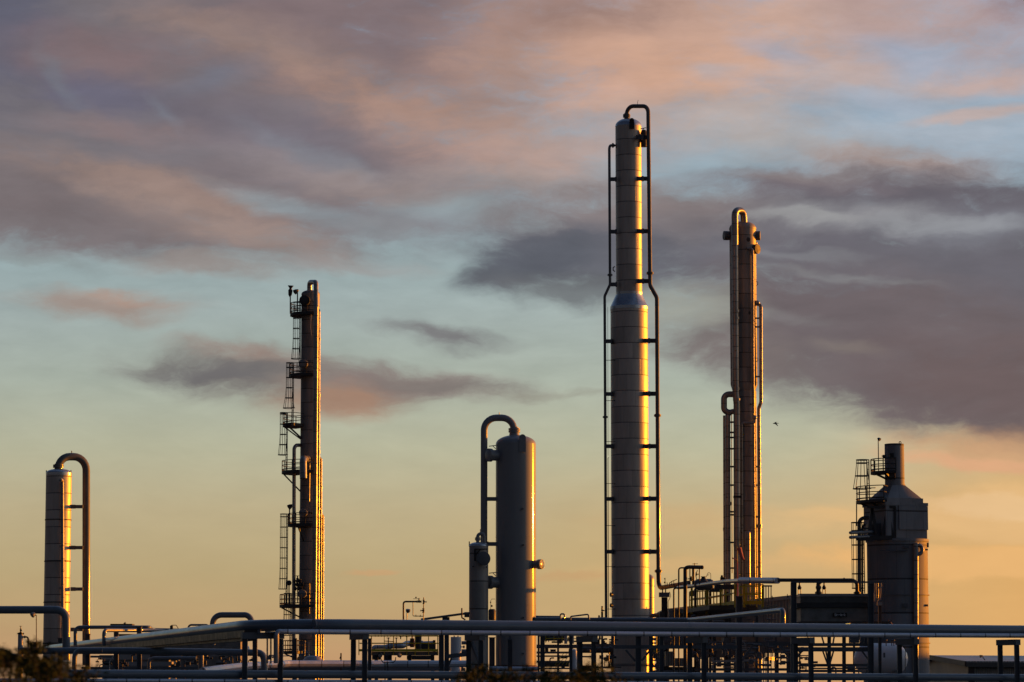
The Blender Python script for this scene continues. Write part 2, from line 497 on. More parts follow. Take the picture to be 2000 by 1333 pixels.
# ------------------------------------------------------------------ materials
def material(name, base, rough=.5, metal=0.0, var=.12, scale=1.5, bump=.0, coat=0.0, spec=.5, streak=False, panels=None, rvar=.1, corr=None):
    mt = bpy.data.materials.new(name); mt.use_nodes = True
    t = mt.node_tree; n, l = t.nodes, t.links
    b = n['Principled BSDF']
    b.inputs['Metallic'].default_value = metal
    b.inputs['Coat Weight'].default_value = coat
    b.inputs['Coat Roughness'].default_value = .08
    b.inputs['Specular IOR Level'].default_value = spec
    tc = n.new('ShaderNodeTexCoord')
    mp = n.new('ShaderNodeMapping')
    mp.inputs['Scale'].default_value = (1, 1, .18) if streak else (1, 1, 1)
    l.new(tc.outputs['Object'], mp.inputs[0])
    nz = n.new('ShaderNodeTexNoise'); nz.inputs['Scale'].default_value = scale; nz.inputs['Detail'].default_value = 6
    nz.inputs['Roughness'].default_value = .62
    l.new(mp.outputs[0], nz.inputs['Vector'])
    mr = n.new('ShaderNodeMapRange'); mr.inputs['From Min'].default_value = .3; mr.inputs['From Max'].default_value = .7
    mr.inputs['To Min'].default_value = 1 - var; mr.inputs['To Max'].default_value = 1 + var
    l.new(nz.outputs[0], mr.inputs[0])
    fac = mr.outputs[0]
    bump_h = nz.outputs[0]
    if panels:                       # wrapped sheet cladding: courses of overlapping sheets, each a little different
        ph, nseg, axis = panels
        sp = n.new('ShaderNodeSeparateXYZ'); l.new(tc.outputs['Object'], sp.inputs[0])
        def mm(op, a, bb=None, cc=None):
            q = n.new('ShaderNodeMath'); q.operation = op
            for i, v in enumerate((a, bb, cc)):
                if v is None: continue
                if isinstance(v, (int, float)): q.inputs[i].default_value = v
                else: l.new(v, q.inputs[i])
            return q.outputs[0]
        zc = mm('DIVIDE', sp.outputs[axis], ph)
        row = mm('FLOOR', zc); fr = mm('SUBTRACT', zc, row)
        if axis == 2:
            an = mm('MULTIPLY', mm('ARCTAN2', sp.outputs[1], sp.outputs[0]), nseg / (2 * math.pi))
            an = mm('ADD', an, mm('MULTIPLY', row, .37))
            colm = mm('FLOOR', an); frc = mm('SUBTRACT', an, colm)
        else:
            colm = None
        cb = n.new('ShaderNodeCombineXYZ'); l.new(row, cb.inputs[0])
        if colm is not None: l.new(colm, cb.inputs[1])
        wn = n.new('ShaderNodeTexWhiteNoise'); wn.noise_dimensions = '3D'; l.new(cb.outputs[0], wn.inputs['Vector'])
        pv = mm('MULTIPLY_ADD', wn.outputs['Value'], .36, .82)
        seam = mm('LESS_THAN', fr, .05)
        sm = mm('MULTIPLY_ADD', seam, -.7, 1.0)
        if colm is not None:
            s2 = mm('MULTIPLY_ADD', mm('LESS_THAN', frc, .012 * nseg / 4), -.3, 1.0)
            sm = mm('MULTIPLY', sm, s2)
        fac = mm('MULTIPLY', mm('MULTIPLY', fac, pv), sm)
        bump_h = mm('ADD', mm('MULTIPLY', nz.outputs[0], .35), mm('MULTIPLY', sm, .5))
    cm = n.new('ShaderNodeVectorMath'); cm.operation = 'SCALE'
    cm.inputs[0].default_value = base
    l.new(fac, cm.inputs['Scale']); l.new(cm.outputs[0], b.inputs['Base Color'])
    rr = n.new('ShaderNodeMapRange'); rr.inputs['From Min'].default_value = .3; rr.inputs['From Max'].default_value = .7
    rr.inputs['To Min'].default_value = max(.03, rough - rvar); rr.inputs['To Max'].default_value = min(1, rough + rvar)
    l.new(nz.outputs[0], rr.inputs[0]); l.new(rr.outputs[0], b.inputs['Roughness'])
    if corr:
        wv = n.new('ShaderNodeTexWave'); wv.wave_type = 'BANDS'; wv.bands_direction = 'X'; wv.inputs['Scale'].default_value = corr
        l.new(tc.outputs['Object'], wv.inputs['Vector']); bump_h = wv.outputs['Fac']
    if bump:
        bp = n.new('ShaderNodeBump'); bp.inputs['Strength'].default_value = bump; bp.inputs['Distance'].default_value = .05
        l.new(bump_h, bp.inputs['Height']); l.new(bp.outputs[0], b.inputs['Normal'])
    return mt

M = dict(
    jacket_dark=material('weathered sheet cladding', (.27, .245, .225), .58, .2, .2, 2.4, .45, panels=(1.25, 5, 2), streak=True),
    riser=material('weathered pipe cladding', (.29, .27, .25), .34, .5, .14, 3, .2, panels=(.95, 1, 2)),
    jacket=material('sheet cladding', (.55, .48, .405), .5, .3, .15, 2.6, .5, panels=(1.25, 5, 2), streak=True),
    jacket_small=material('pipe cladding', (.34, .33, .32), .46, .4, .12, 3, .2, panels=(.95, 1, 2)),
    jacket_x=material('pipe cladding lengthwise', (.50, .51, .57), .42, .4, .12, 3, .2, panels=(.95, 1, 0)),
    cone=material('bright cladding', (.50, .52, .55), .30, .75, .1, 2, .15),
    grey=material('grey vessel paint', (.25, .25, .26), .6, 0, .10, .8, .02, coat=.5, spec=.3, streak=True, rvar=.03),
    beige=material('beige vessel cladding', (.34, .31, .28), .55, .1, .12, 1.5, .12, panels=(1.6, 3, 2)),
    pipe=material('blue grey pipe paint', (.125, .15, .185), .42, 0, .16, 1.4, .04, coat=.4, rvar=.08),
    pipe_dark=material('dark pipe paint', (.05, .045, .042), .5, 0, .2, 2, .05),
    pipe_grey=material('warm grey pipe paint', (.12, .117, .117), .6, 0, .14, 1.6, .04, coat=.4, spec=.3),
    steel=material('structural steel paint', (.10, .107, .12), .55, 0, .2, 2.5, .05),
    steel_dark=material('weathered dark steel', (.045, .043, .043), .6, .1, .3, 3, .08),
    heater=material('heater casing paint', (.23, .235, .25), .74, 0, .22, 1.6, .25, streak=True, panels=(2.3, 9, 2)),
    yellow=material('yellow safety paint', (.55, .45, .02), .5, 0, .18, 3, .05),
    white=material('white tank paint', (.62, .62, .65), .42, 0, .06, 1.2, .02, coat=.3),
    wall=material('ribbed sheet wall', (.20, .185, .17), .55, .2, .12, .8, .8, corr=1.6),
    roof=material('sheet roof', (.26, .26, .28), .45, .4, .12, 1.2, .6, corr=1.2),
    panel=material('stained casing panel', (.19, .185, .175), .6, .1, .38, 1.8, .12),
    strip=material('galvanised strip', (.33, .32, .32), .5, .4, .15, 2, .05),
    rust=material('rusty steel', (.11, .045, .025), .75, 0, .35, 4, .1),
    black=material('black fitting', (.009, .009, .01), .5, 0, .2, 3),
    glass=material('lamp glass', (.35, .33, .3), .2, 0, .05, 2, coat=.5),
    sign=material('black sign plate', (.008, .008, .008), .4, 0, .1, 4),
    letter=material('grey lettering', (.6, .6, .6), .5, 0, .05, 5),
    pink=material('faded pink windsock cloth', (.55, .16, .14), .9, 0, .12, 5),
    bird=material('dark feathers', (.02, .018, .016), .9, 0, .1, 9),
    ground=material('gravel yard', (.10, .09, .08), .95, 0, .35, .8, .3),
    bark=material('brown twig bark', (.05, .035, .022), .9, 0, .3, 9),
    stone=material('concrete', (.19, .18, .17), .85, 0, .2, 2.5, .1),
)
def leaf_mat(name, base):
    mt = material(name, base, .85, 0, .35, 3.0, spec=.12)
    b = mt.node_tree.nodes['Principled BSDF']
    return mt
M['leaf'] = leaf_mat('olive leaves', (.024, .036, .009))
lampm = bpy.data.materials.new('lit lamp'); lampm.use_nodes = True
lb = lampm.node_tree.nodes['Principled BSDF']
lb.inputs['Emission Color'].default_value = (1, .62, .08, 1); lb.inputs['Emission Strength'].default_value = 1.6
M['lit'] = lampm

# ------------------------------------------------------------------ shared builders
def manway(mb, c, axis, r, length, bolts=18):
    """short barrel with a bolted blind cover, standing out from c along axis"""
    c, axis = Vector(c), Vector(axis).normalized()
    mb.rev([(-.1, r * .82), (length * .72, r * .82), (length * .72, r), (length * .86, r)], c, 28, axis)
    mb.rev([(length * .88, r), (length, r), (length * 1.03, r * .9), (length * 1.03, .02)], c, 28, axis)
    u = axis.cross(Vector((0, .2, 1))).normalized(); w = axis.cross(u)
    for k in range(bolts):
        a = 2 * math.pi * k / bolts
        o = (u * math.cos(a) + w * math.sin(a)) * r * .93
        mb.rev([(length * .66, r * .05), (length * 1.12, r * .05)], c + o, 6, axis)
    return mb

def platform(root, c, z, r0, r1, a0, a1, rail=1.15, mat='steel_dark', gap=None, brackets=(), name='platform', thick=.16, posts=None, drop=1.5):
    deck = MB().arc(c, r0, r1, a0, a1, z - thick, z).build(name, M[mat], root)
    rl = MB()
    n = posts or max(3, int(abs(a1 - a0) / 26))
    rr = r1 - .04
    def q(a, h): return Vector((c[0] + math.cos(R(a)) * rr, c[1] + math.sin(R(a)) * rr, z + h))
    for i in range(n + 1):
        a = a0 + (a1 - a0) * i / n
        rl.bar(q(a, -.1), q(a, rail), .07)
    for h in (rail, rail * .55, .12):
        rl.tube([q(a0 + (a1 - a0) * i / 20, h) for i in range(21)], .035 if h > .2 else .05, 6)
    for a in (a0, a1):
        for h in (rail, rail * .55):
            rl.tube([Vector((c[0] + math.cos(R(a)) * r0, c[1] + math.sin(R(a)) * r0, z + h)), q(a, h)], .032, 6)
    rl.build('railing', M[mat], deck)
    if brackets:
        bk = MB()
        for a in brackets:
            cs, sn = math.cos(R(a)), math.sin(R(a))
            o = Vector((c[0] + cs * r1 * .93, c[1] + sn * r1 * .93, z - thick))
            i_ = Vector((c[0] + cs * r0, c[1] + sn * r0, z - thick - drop))
            bk.bar(o, i_, .12)
        bk.build('bracket', M[mat], deck)
    return deck

def ladder(root, x, y, z0, z1, out, cage=None, mat='steel_dark', flare=0.0, hoops=1.0, rad=.36, w=.21):
    """ladder facing the angle `out` (degrees), its cage from height cage upwards"""
    o = Vector((math.cos(R(out)), math.sin(R(out)), 0)); s = Vector((-o.y, o.x, 0))
    b = Vector((x, y, 0))
    mb = MB()
    for k in (-1, 1):
        mb.bar(b + s * k * w + Vector((0, 0, z0)), b + s * k * w + Vector((0, 0, z1)), .07, .05)
    n = int((z1 - z0) / .32)
    for i in range(n):
        z = z0 + .2 + i * .32
        mb.tube([b - s * w + Vector((0, 0, z)), b + s * w + Vector((0, 0, z))], .018, 5)
    L_ = mb.build('ladder', M[mat], root)
    if cage is not None:
        cg = MB()
        def hp(a, z):
            r = rad + (flare * max(0, 1 - (z - cage) / 1.4))
            return b + o * (rad * .9 + r * math.cos(R(a)) ) + s * r * math.sin(R(a)) * .95 + Vector((0, 0, z))
        zs = []
        z = cage
        while z < z1 - .1:
            zs.append(z); z += hoops
        zs.append(z1)
        for z in zs:
            pts = [b - s * w + Vector((0, 0, z))] + [hp(a, z) for a in range(-130, 131, 20)] + [b + s * w + Vector((0, 0, z))]
            cg.tube(pts, .034, 5)
        for a in (-120, -60, 0, 60, 120):
            cg.tube([hp(a, z) for z in zs], .024, 5)
        cg.build('cage', M[mat], L_)
    return L_

def valve(mb, c, axis, r, wheel=True, up=Vector((0, 0, 1))):
    c, axis = Vector(c), Vector(axis).normalized()
    mb.flange(c - axis * r * 1.6, axis, r * 1.15); mb.flange(c + axis * r * 1.6, axis, r * 1.15)
    mb.ball(c, r * 1.1); mb.cyl(c, c + up * r * 2.8, r * .35, 8)
    mb.flange(c + up * r * 1.3, up, r * .8)
    if wheel:
        mb.rev([(r * 2.7, r * 1.0), (r * 2.95, r * 1.0)], c, 14, up)
    return mb

def flood(root_name, label, px, py_top, py_bot, Y, head=(-6, 0), group='lamps on poles', sz=1.0, up=True):
    t = thing(root_name, label, 'lamp', P(px, py_bot, Y), group)
    MB().tube([P(px, py_bot, Y), P(px, py_top, Y)], m(Y, .9), 8).build('pole', M['pipe_grey'], t)
    hx = P(px + head[0], py_top + head[1], Y)
    a = P(px, py_top, Y)
    h = MB()
    h.tube([a, (a + hx) / 2, hx], m(Y, 1.0), 8)
    d = Vector((-.6 if head[0] < 0 else .6, -.5, -.55)).normalized()
    s = m(Y, 4.2) * sz
    h.rev([(-s * .9, s * .35), (-s * .5, s * .75), (s * .3, s * .95), (s * .55, s)], hx, 16, d)
    hd = h.build('lamp_head', M['pipe_grey'], t)
    MB().rev([(s * .56, s * .88), (s * .62, s * .7)], hx, 16, d).build('lens', M['glass'], hd)
    return t

# ================================================================== ground
g = MB(); g.add([(-6000, -60, 0), (6000, -60, 0), (6000, 12000, 0), (-6000, 12000, 0)], [(0, 1, 2, 3)])
tag(g.build('ground', M['ground'], origin=(0, 0, 0)), kind='structure')

def shell_obj(root, name, matl, cx, cy, prof, Y, n=40):
    """prof = [(pixel row, radius in pixels)] from the bottom up"""
    mb = MB(); mb.rev([(zz(py, Y), m(Y, r)) for py, r in prof], (cx, cy, 0), n)
    return mb.build(name, matl, root)

def dome(py0, r, h, k=7):
    """elliptical head rising h pixels from row py0"""
    return [(py0 - h * math.sin(math.pi / 2 * i / k), r * math.cos(math.pi / 2 * i / k)) for i in range(k + 1)]

# added earth bank, unseen beyond the right edge, keeps the low sun off the yard
rb = random.Random(11)
vs, fs = [], []
nx, ny = 14, 46
for j in range(ny + 1):
    y = 60 + j * 7.2
    xc_ = 96 + 6 * math.sin(j * .31) ; top_ = 9.3 - 1.9 * min(1, max(0, (y - 236) / 26)) + .25 * math.sin(j * .8) + rb.uniform(-.15, .15)
    for i in range(nx + 1):
        f_ = i / nx * 2 - 1
        vs.append((xc_ + f_ * 26, y, max(-.2, top_ * (math.cos(f_ * math.pi / 2) ** .8 if abs(f_) < 1 else 0) * min(1, j / 4, (ny - j) / 4) + rb.uniform(-.1, .1) - (.3 if abs(f_) > .99 else 0))))
for j in range(ny):
    for i in range(nx):
        a = j * (nx + 1) + i; fs.append((a, a + 1, a + nx + 2, a + nx + 1))
tag(MB().add(vs, fs).build('added_shade_bank', M['ground'], origin=(96, 200, 0)), kind='structure')

# ================================================================== left absorber column
Y = 190
c = P(112.8, 1060, Y); cx, cy = c.x, c.y
t = thing('absorber_column', 'short sheet-clad column at the far left with a wide gooseneck pipe and golden lit side', 'column', (cx, cy, 0))
shell_obj(t, 'shell', M['jacket'], cx, cy, [(1352, 25), (929, 25)], Y)
shell_obj(t, 'head', M['cone'], cx, cy, [(929, 25.3), (924, 25.3)] + dome(924, 24.8, 8), Y)
b = MB()
for py in (1016, 1097, 1177, 1257):
    b.rev([(zz(py + 1, Y), m(Y, 25.9)), (zz(py - 1, Y), m(Y, 25.9))], (cx, cy, 0), 40)
build_each(b, 'stiffening_ring', M['steel_dark'], t)
op = MB(); pipe(op, [(114, 917), (114, 892.5), (168.5, 892.5, Y + 1.0), (168.3, 1300, Y + 1.0)], 15, Y, 26, 18)
op.flange(P(114, 911, Y), (0, 0, 1), m(Y, 10.5)); op.tube(PL([(140, 885), (140, 881)], Y), m(Y, 1), 6)
opo = op.build('overhead_pipe', M['pipe_grey'], t)
for py in (990, 1070, 1151, 1230):
    MB().box(P(150, py, Y), (m(Y, 24), .22, m(Y, 6.5))).box(P(143, py, Y), (m(Y, 9), .27, m(Y, 7.4))).build('pipe_bracket', M['steel'], t)
fp = MB(); Yf = Y - (m(Y, 25) + .15) / K
pipe(fp, [(118, 938, Y - 1.6), (121.5, 938, Yf), (123, 1262, Yf)], 6.5, Yf, 6)
for py in (988, 1068, 1149):
    fp.box(P(118, py, Yf + .2), (m(Y, 10), .1, m(Y, 4)))
fp.build('front_pipe', M['jacket_small'], t)
lug = MB()
for px in (90.6, 138.6):
    lug.bar(P(px, 929, Y), P(px, 919, Y), m(Y, 1.8))
build_each(lug, 'lifting_lug', M['steel_dark'], t)

# ================================================================== column with the ladder cages
Y = 230
c = P(602, 1200, Y); cx, cy = c.x, c.y
t = thing('fractionating_column', 'slim dark column with caged ladders, seven landings and a bundle of gold-edged pipes', 'column', (cx, cy, 0))
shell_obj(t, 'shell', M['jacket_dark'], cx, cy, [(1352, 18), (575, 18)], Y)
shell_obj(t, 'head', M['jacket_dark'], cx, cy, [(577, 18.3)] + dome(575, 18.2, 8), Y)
yf = Y - m(Y, 10) / K
o = MB(); pipe(o, [(604.5, 570, Y), (604.5, 551.5, Y), (617, 551.5, yf - 1), (617.5, 600, yf - 1.5), (612.8, 1352, yf - 1.5)], 9.5, yf, 7)
o.build('overhead_pipe', M['riser'], t)
for (xa, ya, xb, dd, dy) in ((622.5, 603, 620, 6.6, -.6), (626.8, 892, 625.3, 5.2, .3), (630.5, 1003, 629.8, 5, 1.0)):
    mbp = MB(); pipe(mbp, [(xa - 7, ya + 3, Y), (xa, ya + 3, Y + dy), (xb, 1352, Y + dy)], dd, Y, 4)
    for py in range(int(ya) + 60, 1200, 110):
        mbp.rev([(-.12, m(Y, dd * .62)), (.12, m(Y, dd * .62))], P(xa + (xb - xa) * (py - ya) / (1352 - ya), py, Y + dy), 12)
    mbp.build('riser_pipe', M['riser'], t)
sp_ = MB(); pipe(sp_, [(592, 870, Y), (574.5, 870, Y - .8), (573.5, 1290, Y - .8)], 7.2, Y, 10)
sp_.build('side_pipe', M['riser'], t)
R0 = m(Y, 17)
#            deck row, outer px, from, to, brackets, drop px
plats = [(613, 40, 118, 292, (), 0), (732, 41, 120, 292, (), 0), (829, 53, 125, 232, (178, 215), 24), (921, 54, 125, 290, (185,), 34),
         (1024, 41, 120, 292, (240,), 28), (1182, 56, 125, 286, (190,), 18), (1272, 49, 130, 250, (195,), 12)]
for py, ro, a0, a1, br, dr in plats:
    platform(t, (cx, cy), zz(py, Y), R0, m(Y, ro), a0, a1, rail=m(Y, 20), brackets=br, thick=m(Y, 5.5), drop=m(Y, dr))
def lad(px, ytop, ybot, cage=True, out=200, dy=0, flare=.15):
    p_ = P(px, ybot, Y + dy)
    ladder(t, p_.x, p_.y, zz(ybot, Y), zz(ytop, Y), out, zz(ybot, Y) + m(Y, 30) if cage else None, flare=flare, hoops=m(Y, 20), rad=.33, w=.2)
lad(585, 592, 732, dy=-.3); lad(571.5, 711, 829, dy=-.6, flare=.25); lad(559.5, 809, 921, dy=-1); lad(559.5, 1006, 1182, dy=-1, flare=.1); lad(567, 1160, 1272, dy=-.5)
def mw(px, py, r, ln, axis, dark=False):
    mb = MB(); p_ = P(px, py, Y - (m(Y, 14)) / K)
    manway(mb, p_ , axis, m(Y, r), ln, 12)
    mb.build('manway', M['steel_dark' if dark else 'grey'], t)
mw(597.5, 590, 10.5, 1.1, (-.05, -1, 0), True)
mw(596, 713, 8.6, .95, (-.12, -1, 0)); mw(595.5, 1003, 8.2, .9, (-.12, -1, 0)); mw(594, 1161, 8.6, .95, (-.15, -1, 0))
e = MB(); pipe(e, [(600, 897, Y - 1.5), (592, 897, Y - 3.2), (592.5, 935, Y - 3.4)], 14, Y, 9)
e.build('elbow_nozzle', M['riser'], t)
cd = MB(); cd.tube(PL([(605, 905, yf - 1), (604, 980, yf - 1)], Y), .05, 6)
for py in (1010, 1040): cd.tube(PL([(604.5, 1140, yf - 1), (604, 1200, yf - 1)], Y), .05, 6)
cd.tube(PL([(608, 610, yf - 1), (606, 640, yf - 1), (608, 655, yf - 1)], Y), .05, 6)
build_each(cd, 'conduit', M['strip'], t)
for px, pt, pb, hd in ((567, 568, 613, (0, 2)), (581, 569, 613, (-2, 0)), (565.5, 989, 1024, (2, 0)), (564.5, 1139, 1182, (0, 0))):
    lb_ = {568: 'small lamp leaning outward on the top left corner of the ladder column', 569: 'small lamp on the top landing beside the clad head of the ladder column',
           989: 'small lamp on a rod over the fifth landing of the ladder column', 1139: 'round lamp on a rod over the sixth landing of the ladder column'}[pt]
    tl = thing('platform_lamp', lb_, 'lamp', P(px, pb, Y), 'lamps on the ladder column landings')
    MB().tube(PL([(px, pb), (px, pt)], Y), .055, 6).build('pole', M['steel_dark'], tl)
    q = MB(); hp_ = P(px + hd[0], pt + hd[1], Y)
    if pt == 568: q.rev([(-.5, .04), (-.3, .16), (.1, .2), (.3, .1), (.55, .28)], hp_, 10, (.08, -.2, 1))
    elif pt == 1139: q.ball(hp_, .24, 10)
    else: q.rev([(-.2, .09), (.0, .2), (.22, .24)], hp_, 10, (-.7, -.3, -.5))
    q.build('lamp_head', M['steel_dark'], tl)
va = MB()
for px, py in ((581, 1135), (585, 1142), (583, 1150)): valve(va, P(px, py, Y - 1), (1, 0, 0), .16)
va.tube(PL([(581, 1125), (581.5, 1178)], Y - 1), .05, 6); va.tube(PL([(578, 1142), (590, 1142)], Y - 1), .07, 6)
va.build('instrument_valves', M['steel_dark'], t)
bs = MB(); bs.rev([(zz(1287, Y), m(Y, 22)), (zz(1283, Y), m(Y, 19))], (cx, cy, 0), 24)
bs.build('base_ring', M['stone'], t)

# ================================================================== central vessel
Y = 150
c = P(1007.5, 1200, Y); cx, cy = c.x, c.y
t = thing('pressure_vessel', 'broad smooth grey painted vessel with one bright gold stripe down its right side', 'vessel', (cx, cy, 0))
shell_obj(t, 'shell', M['grey'], cx, cy, [(1340, 39.3), (868, 39.3)] + dome(868, 39.3, 18, 9), Y, 64)
sm_ = MB()
for py in (961, 1050, 1182):
    sm_.rev([(zz(py + .6, Y), m(Y, 39.5)), (zz(py - .6, Y), m(Y, 39.5))], (cx, cy, 0), 64)
build_each(sm_, 'weld_seam', M['grey'], t)
o = MB(); pipe(o, [(1004, 856), (1004, 816.5), (945.6, 816.5), (944.8, 1340)], 13.4, Y, 24, 20)
o.flange(P(1004.5, 841, Y), (0, 0, 1), m(Y, 11.5), m(Y, 4)); o.tube(PL([(975, 810), (975, 806)], Y), m(Y, .8), 6)
o.rev([(0, m(Y, 10.5)), (m(Y, 9), m(Y, 9.4))], P(1004.5, 854, Y), 24)
o.build('overhead_pipe', M['grey'], t)
lg = MB(); yl = Y - (m(Y, 39)) / K
lg.box(P(1020.5, 869, yl), (m(Y, 13), .06, m(Y, 28))); lg.cyl(P(1020.5, 855, yl - .03), P(1020.5, 855, yl + .03), m(Y, 6.5), 20)
build_each(lg, 'lifting_lug', M['grey'], t)
for nm, px, py, ax, ln in (('manway', 972, 890, (-.86, -.5, 0), 21), ('manway', 973, 1138, (-.86, -.5, 0), 21), ('manway', 1038, 1103, (.86, -.5, 0), 22)):
    mb = MB(); r_ = 13 if ax[0] < 0 else 9.6
    p_ = P(px, py, Y - m(Y, 15) / K)
    manway(mb, p_, ax, m(Y, r_), m(Y, ln), 20)
    if ax[0] < 0:
        mb.tube(PL([(972, py - 20, Y - 1), (955, py - 18, Y - 1)], Y), m(Y, .9), 6); mb.tube(PL([(962, py - 19, Y - 1), (968, py - 13, Y - 1)], Y), m(Y, .8), 6)
    mb.build(nm, M['grey'], t)
for py in (975, 1063):
    MB().box(P(960, py, Y), (m(Y, 18), .2, m(Y, 7.5))).build('pipe_bracket', M['grey'], t)
k = MB()
for px, py in ((1021, 994), (1022, 1065), (1022, 1207), (1022, 1277)):
    k.cyl(P(px, py, Y - m(Y, 36) / K), P(px, py, Y - m(Y, 42) / K), m(Y, 1.8), 8)
build_each(k, 'small_nozzle', M['steel'], t)
shell_obj(t, 'skirt_ring', M['rust'], cx, cy, [(1312, 42), (1301, 42), (1300, 39.6)], Y, 48)

# small vessel in front
Y = 149
c = P(934.8, 1200, Y); cx, cy = c.x, c.y
t = thing('small_vessel', 'narrow beige clad vessel with a looped top pipe in front of the broad grey vessel', 'vessel', (cx, cy, 0))
shell_obj(t, 'shell', M['beige'], cx, cy, [(1345, 18.7), (1066, 18.7)], Y)
shell_obj(t, 'head', M['cone'], cx, cy, [(1067, 18.9)] + dome(1066, 18.8, 7), Y)
o = MB(); pipe(o, [(933, 1062), (933, 1043), (945.6, 1043), (945.6, 1068)], 6.5, Y, 7); o.flange(P(933, 1053, Y), (0, 0, 1), m(Y, 5.5), m(Y, 2.6)); o.tube(PL([(938, 1040), (938, 1034)], Y), m(Y, .6), 6)
o.build('vent_pipe', M['grey'], t)
mb = MB(); manway(mb, P(941.5, 1092, Y - m(Y, 14) / K), (.25, -1, 0), m(Y, 13.5), m(Y, 14), 0); mb.build('manway', M['steel'], t)
mb = MB(); yy_ = Y - m(Y, 20) / K
mb.bar(P(926, 1073, yy_), P(952, 1073, yy_), m(Y, 1.8)); mb.bar(P(927.5, 1072, yy_), P(927.5, 1096, yy_), m(Y, 3)); mb.bar(P(929, 1083, yy_), P(938, 1074, yy_), m(Y, 1.6))
mb.build('davit_arm', M['black'], t)
lug = MB()
for px in (916.6, 953): lug.bar(P(px, 1068, Y), P(px, 1058, Y), m(Y, 2))
build_each(lug, 'lifting_lug', M['steel_dark'], t)
k = MB()
for px, py in ((924, 1107), (950, 1108), (927, 1277)): k.cyl(P(px, py, Y - m(Y, 16) / K), P(px, py, Y - m(Y, 21) / K), m(Y, 1.4), 8)
build_each(k, 'small_nozzle', M['black'], t)

# ================================================================== tall stepped tower
Y = 200
c = P(1231.3, 1190, Y); cx, cy = c.x, c.y
t = thing('distillation_tower', 'tallest tower, clad in sheet, wide below a cone and slim above, right side glowing orange', 'tower', (cx, cy, 0))
shell_obj(t, 'lower_shell', M['jacket'], cx, cy, [(1352, 36.7), (606, 36.7)], Y, 56)
shell_obj(t, 'cone', M['cone'], cx, cy, [(606, 37.4), (600, 37.4), (599, 36.5), (577, 26.5), (576, 26.6), (572, 26.6)], Y, 48)
shell_obj(t, 'upper_shell', M['jacket'], cx, cy, [(576, 25.7), (247, 25.7)], Y, 56)
shell_obj(t, 'head', M['cone'], cx, cy, [(248, 26)] + dome(247, 25.9, 15, 8), Y, 48)
o = MB(); yl = Y - .6
pipe(o, [(1200, 284.5, Y), (1190, 284.5, yl), (1191.5, 556, yl), (1181, 579, yl), (1184, 1235, yl)], 5.4, Y, 9)
o.flange(P(1197, 284.5, Y), (1, 0, 0), m(Y, 5)); o.flange(P(1191.3, 537.5, yl), (0, 0, 1), m(Y, 5)); o.flange(P(1182, 815, yl), (0, 0, 1), m(Y, 5))
o.build('left_pipe', M['pipe_grey'], t)
o = MB(); yr = Y - 1.25
pipe(o, [(1224, 236, Y), (1224, 207.8, Y), (1266, 207.8, yr), (1269.8, 558, yr), (1283, 582, yr), (1286, 1117, yr)], 8.2, Y, 15, 18)
o.flange(P(1224, 226.8, Y), (0, 0, 1), m(Y, 7.4), m(Y, 3)); o.flange(P(1269.6, 534, yr), (0, 0, 1), m(Y, 7)); o.flange(P(1284.2, 812, yr), (0, 0, 1), m(Y, 7)); o.flange(P(1286, 1116, yr), (0, 0, 1), m(Y, 7.5))
o.tube(PL([(1245, 204), (1245.5, 199), (1246.5, 196)], Y), m(Y, .5), 6)
o.build('overhead_pipe', M['pipe_grey'], t)
o = MB(); pipe(o, [(1286, 1118, yr), (1287, 1149, yr), (1300, 1147, yr - 1), (1345, 1139, yr - 6)], 8.8, Y, 12)
o.build('dark_elbow', M['pipe_dark'], t)
cxp = lambda py: 1000 + 231.3 * (1 - (1190 - py) / 940 * .0155)
for py in (268.5, 349.5, 452, 549.5, 666, 769.5, 872, 974.5, 1078):
    up_ = py < 560; xs = cxp(py) + (11 if up_ else 17); xp = 1268 if up_ else 1284
    if py < 300: xp = 1262
    yb = Y - m(Y, 24 if up_ else 34) / K * .62
    mb = MB(); mb.bar(P(xs, py, yb), P(xp, py, yr), .12, m(Y, 8.4))
    xm = cxp(py) + (27 if up_ else 38.5)
    mb.bar(P(xm - 2, py, yr), P(xm + 2, py, yr), .3, m(Y, 9.6))
    mb.build('pipe_bracket', M['steel'], t)
for py in (350.5, 453, 556, 667, 770, 872, 975, 1078):
    up_ = py < 560; xs = cxp(py) - (24 if up_ else 34); xp = 1190 if up_ else 1181.5 + (py - 600) * .006
    mb = MB(); mb.bar(P(xs, py, Y - .8), P(xp, py, yl), .12, m(Y, 7.6)); mb.bar(P(xs - 2.8, py, yl), P(xs + .8, py, yl), .3, m(Y, 9.2))
    mb.build('pipe_bracket', M['steel'], t)
mb = MB(); yg = Y - m(Y, 27.5) / K
mb.box(P(1234, 244, yg), (m(Y, 9.5), .08, m(Y, 17))); mb.cyl(P(1234, 235.5, yg - .04), P(1234, 235.5, yg + .04), m(Y, 4.75), 18)
mb.cyl(P(1234, 233.5, yg - .12), P(1234, 233.5, yg - .05), m(Y, 1.2), 8)
build_each(mb, 'lifting_lug', M['black'], t)
mb = MB(); manway(mb, P(1254.5, 272, Y), (.35, -.9, 0), m(Y, 9), m(Y, 10), 12); mb.rev([(zz(290, Y), m(Y, 6)), (zz(274, Y), m(Y, 6.5)), (zz(262, Y), m(Y, 6.5)), (zz(257, Y), m(Y, 4))], (P(1257, 270, Y).x, K * Y - .6, 0), 14)
mb.tube(PL([(1251, 252), (1262, 250)], Y - 1), m(Y, .9), 6); mb.tube(PL([(1257, 251), (1254, 258)], Y - 1), m(Y, .8), 6)
mb.build('manway', M['steel_dark'], t)
mb = MB(); mb.tube(PL([(1201, 521), (1197.5, 523), (1197.5, 528), (1201, 531)], Y - .6), m(Y, 1.1), 8); mb.build('pad_eye', M['black'], t)
